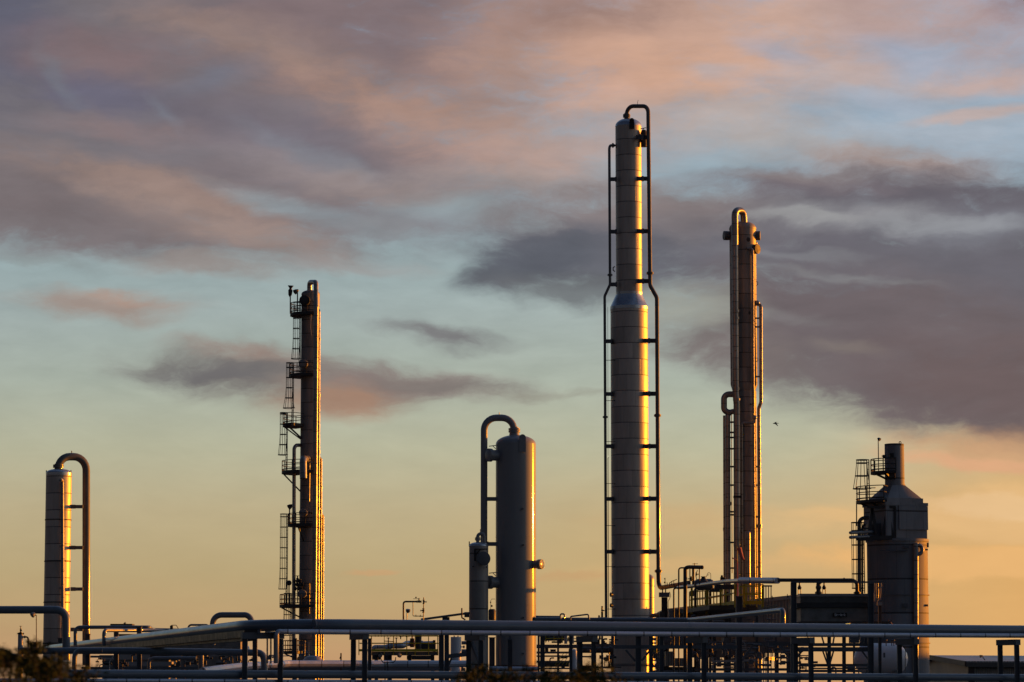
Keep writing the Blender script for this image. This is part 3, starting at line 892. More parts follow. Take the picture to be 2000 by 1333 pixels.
mb = MB(); mb.tube(PL([(1189.3, 894), (1187.5, 895), (1188.3, 1215)], Y - .9), m(Y, .75), 6)
for py in (704, 783, 863, 945, 1027, 1107, 1190):
    mb.tube(PL([(1183, py), (1202, py)], Y - m(Y, 30) / K), m(Y, .6), 6)
    mb.ball(P(1200, py, Y - m(Y, 30) / K), m(Y, 1.2), 8)
mb.tube(PL([(1187, 600), (1187.6, 890)], Y - .2), m(Y, .4), 5)
build_each(mb, 'conduit', M['steel_dark'], t)
for py, r_ in ((1162, 4.5), (1183, 4)):
    mb = MB(); mb.rev([(0, m(Y, 2)), (m(Y, 5), m(Y, r_))], P(1197, py, Y - 2), 12, (-.9, -.4, 0)); mb.box(P(1195, py, Y - 2), (m(Y, 4), .2, m(Y, 8)))
    mb.build('junction_box', M['black'], t)
mb = MB(); mb.rev([(zz(1352, Y), m(Y, 38.4)), (zz(1317, Y), m(Y, 38.4)), (zz(1316, Y), m(Y, 37))], (cx, cy, 0), 40); mb.rev([(zz(1302, Y), m(Y, 37.6)), (zz(1299, Y), m(Y, 37.6))], (cx, cy, 0), 40)
mb.build('skirt_ring', M['stone'], t)
# vessel just behind it
Yb = 216
c = P(1264, 1200, Yb)
t = thing('standpipe_vessel', 'thin round-topped clad vessel peeping out behind the foot of the tallest tower', 'vessel', (c.x, c.y, 0))
shell_obj(t, 'shell', M['jacket_small'], c.x, c.y, [(1352, 14), (1133, 14)] + dome(1133, 14, 12), Yb, 28)
mb = MB(); pipe(mb, [(1265, 1204), (1289, 1201)], 8, 206, 2); mb.flange(P(1266, 1204, 206), (1, 0, 0), m(206, 6)); mb.build('side_nozzle', M['pipe_grey'], t)

# ================================================================== clad tower with many pipes
Y = 215
c = P(1450.5, 450, Y); cx, cy = c.x, c.y
t = thing('stripper_tower', 'second tallest tower, brownish cladding wrapped in parallel vertical pipes with golden edges', 'tower', (cx, cy, 0))
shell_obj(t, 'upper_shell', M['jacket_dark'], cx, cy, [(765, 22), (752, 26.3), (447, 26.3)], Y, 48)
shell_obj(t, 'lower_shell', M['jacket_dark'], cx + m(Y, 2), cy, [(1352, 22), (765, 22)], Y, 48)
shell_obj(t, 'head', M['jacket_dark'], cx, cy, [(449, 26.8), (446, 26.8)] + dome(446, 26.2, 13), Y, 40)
yo = Y - (m(Y, 26) + .55) / K
o = MB(); pipe(o, [(1453, 437, Y - .5), (1452, 411.5, Y - .6), (1435, 411.5, yo), (1437, 770, yo), (1439, 790, yo), (1440, 1352, yo)], 13, Y, 12, 18)
for py in (608, 622, 760, 781, 1065): o.rev([(-.1, m(Y, 7.4)), (.1, m(Y, 7.4))], P(1436 + (py - 450) * .004 + (1.5 if py > 770 else 0), py, yo), 18)
o.build('overhead_pipe', M['riser'], t)
MB().box(P(1440, 971, yo), (m(Y, 15), m(Y, 15), m(Y, 4))).build('pipe_clamp', M['black'], t)
yl = Y - 1.2
o = MB(); pipe(o, [(1434, 770.5, yl), (1414, 770.5, yl), (1414, 806, yl), (1425, 806, yl)], 12, Y, 10, 14); o.build('return_bend', M['riser'], t)
o = MB(); pipe(o, [(1434, 804, yl), (1421.3, 806, yl), (1422.5, 1352, yl)], 10.5, Y, 10); o.rev([(-.14, m(Y, 6.4)), (.14, m(Y, 6.4))], P(1422, 984, yl), 14); o.build('riser_pipe', M['riser'], t)
o = MB(); pipe(o, [(1415, 812, Y - .3), (1416.6, 1352, Y - .3)], 6, Y, 6); o.rev([(-.14, m(Y, 4)), (.14, m(Y, 4))], P(1416, 1034, Y - .3), 14); o.build('riser_pipe', M['riser'], t)
o = MB(); pipe(o, [(1473, 594, Y - .4), (1486, 594, Y - .4), (1486.3, 786, Y - .4), (1482, 798, Y - .4), (1485, 1352, Y - .4)], 7, Y, 7)
o.ball(P(1479, 592.5, Y - .4), m(Y, 5.5)); o.rev([(-.14, m(Y, 4.8)), (.14, m(Y, 4.8))], P(1483.3, 1028, Y - .4), 14)
for py in (622, 639, 736, 912, 948, 1010, 1108): o.box(P(1479.5, py, Y - .4), (m(Y, 8), .12, m(Y, 3)))
o.build('riser_pipe', M['riser'], t)
yt = Y - (m(Y, 24) + .1) / K
o = MB(); pipe(o, [(1459, 486, yt), (1470, 486, yt), (1471.5, 770, yt), (1475.5, 1352, yt)], 4.6, Y, 4)
for py in (498, 555, 635, 716, 790, 870, 950, 1030, 1110): o.box(P(1467.5, py, yt + .2), (m(Y, 6), .1, m(Y, 2.4)))
o.build('thin_riser', M['riser'], t)
o = MB(); pipe(o, [(1475, 818, yt), (1474, 826.5, yt), (1448.6, 826.5, yt), (1450, 1352, yt)], 5, Y, 5); o.ball(P(1474, 816, yt), m(Y, 4.6)); o.build('front_riser', M['riser'], t)
o = MB(); pipe(o, [(1460.8, 1042, yt - .6), (1461.3, 1175, yt - .6)], 10, Y, 2); o.ball(P(1460.8, 1042, yt - .6), m(Y, 5)); o.build('capped_standpipe', M['riser'], t)
for px, py, r_, ln, ax, mt_ in ((1427, 461, 9.2, 14, (-1, -.25, 0), 'steel'), (1473, 461, 9.2, 12, (1, -.15, 0), 'steel'), (1472, 487.5, 9.6, 10, (.75, -.6, 0), 'steel_dark'),
                                (1460, 469, 4.4, 5, (.15, -1, 0), 'steel_dark'), (1461, 612, 4.2, 4.5, (.15, -1, 0), 'steel_dark'), (1473, 476, 2.5, 6, (.9, -.5, 0), 'strip')):
    mb = MB(); dd = 0 if abs(ax[0]) > .85 else m(Y, 20 if r_ < 5 else 12) / K
    mb.rev([(0, m(Y, r_ * .94)), (m(Y, ln) * .5, m(Y, r_)), (m(Y, ln), m(Y, r_)), (m(Y, ln) + .02, m(Y, r_ * .6))], P(px, py, Y - dd), 22, ax)
    mb.build('nozzle', M[mt_], t)
mb = MB(); mb.tube(PL([(1428.7, 800), (1430, 1120)], Y + 1.4), m(Y, .8), 6)
for py in (825, 845, 855, 877, 912, 948, 1000, 1006, 1060, 1110): mb.box(P(1430, py, Y - .5), (m(Y, 9), .3, m(Y, 3)))
mb.build('pipe_bracket', M['steel_dark'], t)
mb = MB()
for py in (551, 700): mb.tube(PL([(1476, py), (1480, py), (1480, py + 5), (1477, py + 7)], Y - 1), m(Y, .7), 6)
mb.build('pad_eye', M['black'], t)
# windsock
t = thing('windsock', 'faded pink windsock hanging limp on a bent pole before the pipe-wrapped tower', 'windsock', P(1440.5, 1175, 165))
MB().tube(fillet(PL([(1440.5, 1175), (1440, 1095), (1430, 1090)], 165), .12), m(165, 1.1), 8).build('pole', M['pink'], t)
w_ = PL([(1443.5, 1070), (1445.5, 1078), (1449, 1088), (1452.5, 1094)], 164)
MB().tube(w_, [m(164, 4.6), m(164, 4.2), m(164, 3.3), m(164, 2.2)], 12).build('sock', M['pink'], t)
MB().tube(PL([(1440.2, 1098), (1440, 1068), (1443.5, 1068)], 164.3), m(165, .7), 6).build('arm', M['steel'], t)

# ================================================================== fired heater with stack
Y = 175
c = P(1753.5, 1150, Y); cx, cy = c.x, c.y
t = thing('fired_heater', 'big dark furnace with a round drum, square hood and short chimney at the right', 'furnace', (cx, cy, 0))
dr = shell_obj(t, 'drum', M['heater'], cx, cy, [(1352, 59), (1056, 59)], Y, 72)
mb = MB()
for py, w_ in ((1057, 2.5), (1163, 1), (1256.5, 1)):
    mb.rev([(zz(py + w_, Y), m(Y, 61.5)), (zz(py - w_, Y), m(Y, 61.5))], (cx, cy, 0), 72)
mb.build('rim_flange', M['heater'], dr)
xc, s_ = cx + m(Y, -3), m(Y, 93)
RA = R(22)
def sq(py0, py1, side, nm, dx=0, matk='heater', bev=0):
    z0, z1 = zz(py0, Y), zz(py1, Y)
    return MB().box((xc + dx, cy, (z0 + z1) / 2), (side, side, z1 - z0), RA).build(nm, M[matk], t, bevel=bev)
sq(1054, 990, s_ * .975, 'hood', bev=.03); sq(990.5, 984.5, s_ * 1.01, 'hood_rim'); sq(984, 975.5, s_ * .86, 'upper_collar')
# raised panels and stiffeners on the face toward us
n_ = Vector((math.sin(RA), -math.cos(RA), 0)); a_ = Vector((math.cos(RA), math.sin(RA), 0))
def face(u, w, d, py0, py1):
    z0, z1 = zz(py0, Y), zz(py1, Y)
    ctr = Vector((xc, cy, 0)) + n_ * (s_ * .4875 + d / 2) + a_ * u * s_
    ctr.z = (z0 + z1) / 2
    return ctr, (w * s_, d, z1 - z0), RA
MB().box(*face(.15, .68, .1, 1037, 991)).build('casing_panel', M['heater'], t)
yd = Y - m(Y, 52) / K
st = MB()
for x0, x1, x2 in ((1697, 1703, 1713), (1724, 1733, 1743)):
    st.bar(P(x0, 1050, yd), P(x1, 992, yd), .2); st.bar(P(x2, 1050, yd), P(x1, 992, yd), .2); st.bar(P(x0 + 1, 1028, yd), P(x2 - 1, 1028, yd), .14)
st.bar(P(1692, 1051, yd), P(1749, 1051, yd), .5, .3); st.bar(P(1692, 991, yd), P(1749, 991, yd), .3, .16); st.bar(P(1748, 1051, yd), P(1748, 991, yd), .16)
st.build('face_bracing', M['steel_dark'], t)
MB().box(P(1706, 1037, yd + 1), (m(Y, 22), 1.6, m(Y, 26))).build('burner_duct', M['steel'], t)
MB().box(P(1733, 1036, yd + 1), (m(Y, 20), 1.6, m(Y, 30))).build('burner_duct', M['steel'], t)
# sloping transition from square to round
vs, fs = [], []
z0, z1 = zz(976, Y), zz(948, Y); nn = 48; hs = s_ * .83 / 2
for i in range(nn):
    a = 2 * math.pi * i / nn; ca, sa = math.cos(a - RA), math.sin(a - RA); k_ = hs / max(abs(ca), abs(sa))
    x_, y_ = ca * k_, sa * k_
    vs.append((xc + x_ * math.cos(RA) - y_ * math.sin(RA), cy + x_ * math.sin(RA) + y_ * math.cos(RA), z0))
for i in range(nn):
    a = 2 * math.pi * i / nn; vs.append((xc + math.cos(a) * m(Y, 19.5), cy + math.sin(a) * m(Y, 19.5), z1))
for i in range(nn): fs.append((i, (i + 1) % nn, nn + (i + 1) % nn, nn + i))
fs += [tuple(range(nn - 1, -1, -1)), tuple(range(nn, 2 * nn))]
MB().add(vs, fs).build('transition', M['heater'], t)
sk = shell_obj(t, 'stack', M['heater'], xc, cy, [(949, 20.5), (947, 20.5), (946.8, 19.2), (868, 18.9), (867.5, 18), (869.5, 17.6)], Y, 40)
mb = MB(); mb.tube([P(1758 + 2 * math.cos(a / 8 * 6.283), 865 + 2.3 * math.sin(a / 8 * 6.283), Y - 1) for a in range(9)], m(Y, .8), 6); mb.box(P(1758, 869, Y - 1), (m(Y, 3), .1, m(Y, 3)))
mb.build('lifting_eye', M['steel_dark'], sk)
mb = MB(); mb.box(P(1741, 890, Y - m(Y, 19) / K), (.28, .3, .3)); mb.tube(PL([(1722, 891), (1730, 893), (1731, 898)], Y - 1), m(Y, 1.2), 6); mb.box(P(1727, 892, Y - 1), (.2, .2, .22))
mb.build('analyser', M['black'], sk)
platform(t, (xc, cy), zz(922, Y), m(Y, 18), m(Y, 47), 140, 266, rail=m(Y, 24), mat='steel_dark', thick=m(Y, 5), brackets=(205, 240, 262), drop=m(Y, 10))
platform(t, (xc - m(Y, 6), cy), zz(979, Y), m(Y, 34), m(Y, 70), 150, 250, rail=m(Y, 27), mat='steel_dark', thick=m(Y, 5), brackets=(190, 225), drop=m(Y, 12))
p_ = P(1696, 980, Y - .8); ladder(t, p_.x, p_.y, zz(980, Y), zz(901, Y), 190, zz(957, Y), hoops=m(Y, 25), rad=.42, flare=.25, w=.24)
p_ = P(1687, 1160, Y - .4); ladder(t, p_.x, p_.y, zz(1160, Y), zz(1022, Y), 190, zz(1150, Y), hoops=m(Y, 28), rad=.42, w=.22)
o = MB(); yb = Y - .6
pipe(o, [(1697, 1012, yb), (1678, 1012, yb), (1678.5, 1250, yb)], 7.5, Y, 11); pipe(o, [(1690, 1024, yb + .5), (1684, 1030, yb + .5), (1684.5, 1250, yb + .5)], 4, Y, 4)
o.build('left_header_pipe', M['pipe_grey'], t)
for py in (1041, 1050):
    o = MB(); pipe(o, [(1706, py - 2, Y - 1.4), (1661, py, Y - 2.6)], 6.2, Y, 2); o.ball(P(1661, py, Y - 2.6), m(Y, 3.1)); o.build('coil_stub', M['pipe'], t)
mb = MB(); mb.bar(P(1672, 1053, Y - 2), P(1704, 1054, Y - 2), .3, .2); mb.bar(P(1676, 1034, Y - 2), P(1700, 1032, Y - 2), .1); mb.bar(P(1673, 984, Y - 1), P(1673, 1028, Y - 1), .07)
build_each(mb, 'pipe_support', M['steel_dark'], t)
yf = Y - (m(Y, 48)) / K - .3
o = MB(); pipe(o, [(1789.3, 1352, yf), (1789.3, 1061, yf)], 9.2, Y, 6, 18)
pipe(o, [(1790, 1065, yf), (1801, 1065, yf), (1801, 1083, yf), (1790, 1083, yf)], 8, Y, 8, 14)
o.build('front_downcomer', M['jacket_small'], t)
mb = MB()
for px, py, w_, h_ in ((1746, 1076, 60, 1.6), (1770, 1069, 12, 5), (1812, 1065, 4, 9), (1809, 1074, 7, 3), (1768, 1183, 10, 8), (1806, 1183, 14, 4)):
    ang = math.asin(max(-.97, min(.97, (px - 1754) / 60)))
    yy_ = Y - math.cos(ang) * m(Y, 61) / K
    mb.box(P(px, py, yy_ - .05), (m(Y, w_) * .9, .12, m(Y, h_)))
build_each(mb, 'access_door', M['steel'], t)
tl = thing('stack_lamp', 'floodlight on a tall thin pole by the chimney of the dark furnace', 'lamp', P(1716, 921, Y - .5), None)
MB().tube(PL([(1716, 921), (1715.3, 860)], Y - .5), m(Y, .9), 8).build('pole', M['steel_dark'], tl)
MB().rev([(-m(Y, 4), m(Y, 1.8)), (-m(Y, 1), m(Y, 3)), (m(Y, 2), m(Y, 3.1))], P(1717.6, 858.5, Y - .5), 14, (.7, -.4, -.5)).build('lamp_head', M['steel'], tl)

# ================================================================== air cooler with the name plate
Y = 140
bz = lambda py: zz(py, Y)
t = thing('air_cooler', 'dark stained cooler box on steel legs carrying a black name plate', 'cooler', (P(1625, 1200, Y).x, K * Y, 0))
def slab(x0, x1, py0, py1, d, y_=Y, mt='steel', nm=None, root=None, dy=0):
    a, b = P(x0, (py0 + py1) / 2, y_), P(x1, (py0 + py1) / 2, y_)
    z0, z1 = zz(py1, y_), zz(py0, y_)
    mb = MB().box(((a.x + b.x) / 2, a.y + dy, (z0 + z1) / 2), (abs(b.x - a.x), d, z1 - z0))
    return mb.build(nm, M[mt], root) if nm else mb
D = 5.0
slab(1562, 1696, 1160, 1165.5, D, mt='strip', nm='top_strip', root=t, dy=D / 2 - .1)
gp = slab(1563, 1695, 1166, 1178, D, mt='panel', nm='fan_deck', root=t, dy=D / 2)
slab(1556, 1698, 1178.5, 1187.5, D, mt='steel_dark', nm='header_beam', root=t, dy=D / 2 - .12)
slab(1564, 1696, 1188, 1214, D, mt='panel', nm='casing', root=t, dy=D / 2)
slab(1560, 1738, 1214.2, 1232, .4, Y + 4.2, 'steel_dark', 'plenum', t)
mb = MB()
for i in range(56):
    for j in range(4):
        mb.box(P(1566 + i * 2.3 + (j % 2) * 1.1, 1168.2 + j * 2.7, Y) + Vector((0, -.02, 0)), (m(Y, 1.0), .05, m(Y, 1.1)))
mb.build('punched_grille', M['steel'], gp)
sg = slab(1626.3, 1654, 1197.5, 1206, .05, mt='sign', nm='name_plate', root=t, dy=-.06)
fc = bpy.data.curves.new('lettering', 'FONT'); fc.body = 'Steeltek'; fc.align_x = 'CENTER'; fc.align_y = 'CENTER'; fc.size = m(Y, 7.6); fc.extrude = .006; fc.offset = .006
fo = bpy.data.objects.new('lettering', fc); scene.collection.objects.link(fo); fo.parent = sg
fc.materials.append(M['letter'])
fo.location = P(1640.2, 1201.6, Y) + Vector((0, -.1, 0)) - ORG[sg.name]; fo.rotation_euler = (math.pi / 2, 0, 0)
fo.scale = (.86, 1, 1)
bpy.context.view_layer.update()
lm = bpy.data.meshes.new_from_object(fo.evaluated_get(bpy.context.evaluated_depsgraph_get())); lm.name = 'lettering'
lo = bpy.data.objects.new('name_lettering', lm); scene.collection.objects.link(lo); lo.parent = sg
lo.location = fo.location; lo.rotation_euler = fo.rotation_euler; lo.scale = fo.scale
lo.data.materials.clear(); lo.data.materials.append(M['letter'])
bpy.data.objects.remove(fo)
lg = MB()
for px, pt in ((1550, 1138), (1700.5, 1140)):
    lg.hbeam(P(px, 1352, Y - .4), P(px, pt, Y - .4), m(Y, 11))
for px in (1619.5, 1648.5): lg.hbeam(P(px, 1352, Y + 4), P(px, 1216, Y + 4), m(Y, 7))
lg.hbeam(P(1718.5, 1352, Y + 1), P(1718.5, 1178, Y + 1), m(Y, 6)); lg.box(P(1718, 1179, Y + 1), (m(Y, 10), .3, m(Y, 8)))
build_each(lg, 'leg', M['steel'], t)
fr = MB()
for y0, y1 in ((1256.5, 1262.5), (1264.5, 1273)): fr.bar(P(1556, (y0 + y1) / 2, Y), P(1696, (y0 + y1) / 2, Y), .3, m(Y, y1 - y0))
fr.bar(P(1585, 1299.5, Y + 1), P(1706, 1299.5, Y + 1), .3, m(Y, 5)); fr.bar(P(1585, 1306, Y + 1), P(1706, 1306, Y + 1), .2, m(Y, 3))
for a_, b_ in (((1607, 1272), (1616, 1297)), ((1613, 1272), (1618, 1297)), ((1628, 1272), (1621, 1297)), ((1604, 1240), (1609, 1257)), ((1630, 1240), (1627, 1257)), ((1682, 1270), (1696, 1289)), ((1568, 1270), (1552, 1292))):
    fr.bar(P(*a_, Y + .2), P(*b_, Y + .2), m(Y, 3))
fr.build('leg_bracing', M['steel'], t)
fr = MB(); fr.bar(P(1500, 1259, Y + 1), P(1546, 1259, Y + 1), .3, m(Y, 6)); fr.bar(P(1545, 1137.5, Y - .4), P(1730, 1137.5, Y - .4), .22, m(Y, 3)); fr.ball(P(1729, 1138, Y - .4), m(Y, 1.6))
for px in (1578, 1590): fr.tube(PL([(px, 1240), (px, 1257)], Y + 1), m(Y, 1.2), 6)
fr.build('pipe_beam', M['steel'], t)
o = MB()
pipe(o, [(1519, 1133.5), (1665, 1133.5), (1673.5, 1138), (1674, 1160)], 7.2, Y, 10); o.flange(P(1674, 1159, Y), (0, 0, 1), m(Y, 7)); o.flange(P(1648.5, 1133, Y), (1, 0, 0), m(Y, 4.2))
pipe(o, [(1608, 1134, Y), (1598, 1138, Y), (1599, 1162, Y)], 8.5, Y, 8); o.flange(P(1598.5, 1158.5, Y), (0, 0, 1), m(Y, 7)); o.ball(P(1598.5, 1148, Y), m(Y, 5.6))
o.build('inlet_manifold', M['pipe_dark'], t)
for px in (1561.5, 1609.5):
    mb = MB(); mb.tube(PL([(px, 1139), (px, 1144)], Y), m(Y, 1.4), 8); mb.rev([(zz(1152, Y), m(Y, 2)), (zz(1149, Y), m(Y, 4.4)), (zz(1143, Y), m(Y, 1.6))], (P(px, 1148, Y).x, K * Y, 0), 12)
    for dx in (-2.5, 2.5): mb.tube(PL([(px + dx, 1151), (px + dx, 1161)], Y), m(Y, .8), 6)
    mb.build('relief_valve', M['black'], t)
mb = MB()
for px, pb in ((1708, 1160), (1711, 1170), (1715, 1174), (1721, 1148), (1719.5, 1170)):
    mb.tube(PL([(px, 1139), (px + 1, (1139 + pb) / 2), (px, pb)], Y), m(Y, .6), 5)
    mb.box(P(px, pb, Y), (m(Y, 2.2), .15, m(Y, 3)))
mb.box(P(1709, 1168, Y), (m(Y, 3), .2, m(Y, 14))); mb.box(P(1718, 1180, Y), (m(Y, 9), .3, m(Y, 6)))
mb.build('instrument_tubing', M['strip'], t)
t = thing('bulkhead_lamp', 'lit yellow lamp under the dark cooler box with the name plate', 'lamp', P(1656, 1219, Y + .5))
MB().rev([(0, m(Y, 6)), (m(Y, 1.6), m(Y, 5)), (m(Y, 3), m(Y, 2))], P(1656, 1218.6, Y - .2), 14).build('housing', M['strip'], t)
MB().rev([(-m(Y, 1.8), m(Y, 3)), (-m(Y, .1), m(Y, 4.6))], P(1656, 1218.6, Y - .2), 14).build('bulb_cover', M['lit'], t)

# pipe run on top of the yellow landing, leading to the cooler
t = thing('transfer_pipe', 'long grey pipe over the yellow railed landing, one length wrapped in bright cladding', 'pipe', P(1420, 1137, 160))
o = MB(); pipe(o, [(1325, 1148, 172), (1345, 1146, 168), (1420, 1136, 155), (1450, 1134.5, 148)], 8, 158, 20); o.build('bare_pipe', M['pipe'], t)
o = MB(); pipe(o, [(1446, 1134, 147), (1519, 1134.5, 141)], 12, 144, 2, 18); o.build('insulated_length', M['jacket_x'], t)

# ================================================================== long shed behind
Y = 196
t = thing('long_shed', 'long ribbed shed on added legs with a pale roof edge behind the yellow railed landing', 'building', P(1430, 1350, Y))
a0, a1 = P(1296, 1190, 204), P(1548, 1163.5, 188)
a0b = P(1296, 1352, 204); a1b = P(1548, 1352, 188)
nv = Vector((0, 0, 0)); dvec = (a1 - a0); dvec.z = 0; dvec.normalize(); nb = Vector((-dvec.y, dvec.x, 0))
nb = Vector((0, 1, 0))
def quadbox(p0, p1, z0a, z0b, d0, d1):
    """wall slab between ground points p0 and p1 with its own top heights, from offset d0 to d1 behind the line"""
    q = [(p0 + nb * d0), (p1 + nb * d0), (p1 + nb * d1), (p0 + nb * d1)]
    return q
def prism(p0, p1, za0, za1, zb0, zb1, d0, d1):
    q = quadbox(p0, p1, 0, 0, d0, d1)
    lo = [za0, zb0, zb0, za0]; hi = [za1, zb1, zb1, za1]
    vs = [(v.x, v.y, z) for v, z in zip(q, lo)] + [(v.x, v.y, z) for v, z in zip(q, hi)]
    return MB().add(vs, [(3, 2, 1, 0), (4, 5, 6, 7), (0, 1, 5, 4), (1, 2, 6, 5), (2, 3, 7, 6), (3, 0, 4, 7)])
prism(a0, a1, 5.3, a0.z - .25, 5.3, a1.z - .25, 0, 11).build('wall', M['wall'], t)
prism(a0, a1, a0.z - .25, a0.z + .0, a1.z - .25, a1.z + .03, -.25, 11.2).build('roof_edge', M['strip'], t)
for f_ in (0.03, .35, .66, .97):  # added legs: wall lifted off the ground so low sun passes beneath
    for d_ in (.4, 10.6):
        q = a0.lerp(a1, f_); MB().hbeam((q.x, q.y + d_, 0), (q.x, q.y + d_, 5.29), .3).build('leg', M['steel'], t)
pp = MB()
for i in range(9):
    q = a0.lerp(a1, .08 + i * .11); pp.box((q.x, q.y - .3, q.z + .0), (.05, .05, .28))
pp.build('gutter_clip', M['steel'], t)
tl = thing('stepped_plinth', 'low stepped dark block left of the long ribbed shed', 'block', P(1290, 1350, 190))
slab(1282, 1297, 1206, 1345, 1.5, 190, 'steel_dark', 'lower_step', tl); slab(1287.5, 1297.5, 1196, 1205.8, 1.5, 190, 'steel_dark', 'upper_step', tl)

# yellow railed landing, right
Y = 172
t = thing('process_landing', 'yellow railed landing of three bays in front of the pipe-wrapped tower', 'platform', P(1420, 1350, Y))
# deck outline rises to the right in two runs
runs = [((1352, 1187, 178), (1383, 1184.5, 175)), ((1383, 1184.5, 175), (1436, 1176.5, 167)), ((1452, 1177, 169), (1491, 1176.5, 168))]
dk, tb, rl = MB(), MB(), MB()
for a_, b_ in runs:
    A, B = P(*a_), P(*b_)
    back = Vector((0, 3.2, 0))
    mid = (A + B) / 2
    dk.bar(A + back / 2 + Vector((0, 0, -.3)), B + back / 2 + Vector((0, 0, -.3)), 3.2, .28)
    tb.bar(A + Vector((0, -.03, -.02)), B + Vector((0, -.03, -.02)), .06, .22)
    for off in (Vector((0, 0, 0)), back):
        for h in (1.15, .6):
            rl.tube([A + off + Vector((0, 0, h)), B + off + Vector((0, 0, h))], .04, 6)
        for k_ in range(4):
            q = A.lerp(B, k_ / 3) + off
            rl.bar(q + Vector((0, 0, -.3)), q + Vector((0, 0, 1.15)), .075)
dk.build('deck', M['steel_dark'], t); tb.build('toe_board', M['yellow'], t); rl.build('railing', M['yellow'], t)
pt = MB()
for px, p0, p1, y_ in ((1351, 1148, 1200, 174), (1380, 1153, 1200, 172), (1407.5, 1152, 1192, 170), (1436, 1142, 1187, 166), (1453.5, 1146, 1187, 167), (1489.5, 1142, 1187, 166.5)):
    pt.hbeam(P(px, p1, y_), P(px, p0, y_), m(Y, 4.2))
build_each(pt, 'yellow_post', M['yellow'], t)
ps = MB()
for px, p0, p1, w_ in ((1358, 1150, 1345, 5), (1387, 1153, 1345, 5), (1419, 1156, 1345, 7)):
    ps.hbeam(P(px, p1, 176), P(px, p0, 176), m(Y, w_))
build_each(ps, 'dark_post', M['steel_dark'], t)
MB().hbeam(P(1443.5, 1352, 150), P(1443.5, 1166.5, 150), m(150, 12)).box(P(1443.5, 1166, 150), (m(150, 14), m(150, 14), m(150, 2))).build('main_column', M['steel'], t)
cp_ = MB(); cp_.box(P(1397, 1153.5, 172), (m(Y, 24), 1, m(Y, 6))); cp_.box(P(1418, 1147, 168), (m(Y, 44), .6, m(Y, 9))); cp_.box(P(1351, 1160, 175), (m(Y, 8), .5, m(Y, 10)))
build_each(cp_, 'saddle_beam', M['steel_dark'], t)
lp = P(1497, 1190, 168)
lc = MB()
for px in (1491.5, 1496, 1501, 1506): lc.bar(P(px, 1345, 167.5), P(px, 1146, 167.5), m(Y, 1.7))
lc.bar(P(1488, 1145, 167.5), P(1508, 1145, 167.5), m(Y, 1.5), m(Y, 3))
for py in range(1190, 1340, 12): lc.bar(P(1491, py, 167.5), P(1506, py, 167.5), m(Y, .9))
lc.build('ladder', M['steel'], t)

# separator drum with its hatch and pipework on top
Y = 165
t = thing('flash_drum', 'low grey drum with a round hatch and a wire hoop on the yellow railed landing', 'drum', P(1378, 1150, Y))
mb = MB(); mb.rev([(-m(Y, 20), 1e-3), (-m(Y, 18), m(Y, 8)), (-m(Y, 12), m(Y, 11)), (m(Y, 12), m(Y, 11)), (m(Y, 18), m(Y, 8)), (m(Y, 20), 1e-3)], P(1375, 1142, Y), 24, (1, -.2, 0)); mb.build('body', M['pipe_grey'], t)
mb = MB(); mb.rev([(0, m(Y, 9)), (m(Y, 5), m(Y, 5)), (m(Y, 8), m(Y, 3.4)), (m(Y, 8.1), m(Y, 5)), (m(Y, 9.6), m(Y, 5))], P(1374, 1136, Y - 1), 18); mb.build('hatch', M['steel_dark'], t)
mb = MB(); mb.tube(fillet(PL([(1379, 1128), (1383, 1118.5), (1388, 1120), (1388.5, 1134)], Y - 1), .15), m(Y, .5), 5); mb.tube(PL([(1380, 1125), (1385, 1122.5)], Y - 1), m(Y, .4), 5); mb.build('cable_hoop', M['black'], t)
mb = MB(); mb.box(P(1411, 1131, Y - 3), (m(Y, 8), .4, m(Y, 6))); mb.ball(P(1410, 1126, Y - 3), m(Y, 2.4)); mb.ball(P(1414.5, 1129, Y - 3), m(Y, 2)); mb.build('actuator', M['black'], t)
# header gooseneck
Y = 150
t = thing('header_gooseneck', 'grey pipe rising left of the drum and bending right into a blunt horizontal end', 'pipe', P(1338, 1345, Y))
o = MB(); pipe(o, [(1338.3, 1352), (1338.3, 1110), (1345, 1108), (1371, 1108.5, 149)], 7.6, Y, 10, 16); o.ball(P(1371, 1108.5, 149), m(Y, 4)); o.build('body', M['steel_dark'], t)  # grey pipe given dark steel; the tone stands in for shade
mb = MB()
for px, w_ in ((1347.5, 2.2), (1354, 5), (1366, 2.2)): mb.tube(PL([(px, 1112), (px, 1142)], Y + .5), m(Y, w_ / 2), 8)
valve(mb, P(1350, 1131, Y), (0, 0, 1), m(Y, 2.2), up=Vector((-1, 0, 0))); valve(mb, P(1360, 1122, Y), (0, 0, 1), m(Y, 1.6), up=Vector((1, 0, 0)))
mb.tube(PL([(1362, 1114), (1359, 1124), (1361, 1134)], Y), m(Y, .9), 6); mb.tube(PL([(1352, 1102), (1363, 1101.5)], Y), m(Y, .5), 5); mb.tube(PL([(1356.5, 1107), (1356.5, 1100)], Y), m(Y, .8), 6)
mb.build('valve_cluster', M['black'], t)
t = thing('thin_riser', 'thin pipe with a square bend rising beside the thick gooseneck pipe', 'pipe', P(1326, 1345, Y))
o = MB(); pipe(o, [(1325.7, 1352), (1325.7, 1109.5), (1338, 1109.5)], 3, Y, 5); o.build('body', M['steel_dark'], t)  # dark tone replaces the shade that should fall on this riser
t = thing('sampling_riser', 'short thin riser with a low square bend between the pipe stand and the thick gooseneck', 'pipe', P(1316, 1345, Y))
o = MB(); pipe(o, [(1316, 1352), (1316, 1149.5), (1336, 1148)], 3.2, Y, 4); o.build('body', M['steel_dark'], t)  # darkened like the gooseneck, shade put into the colour
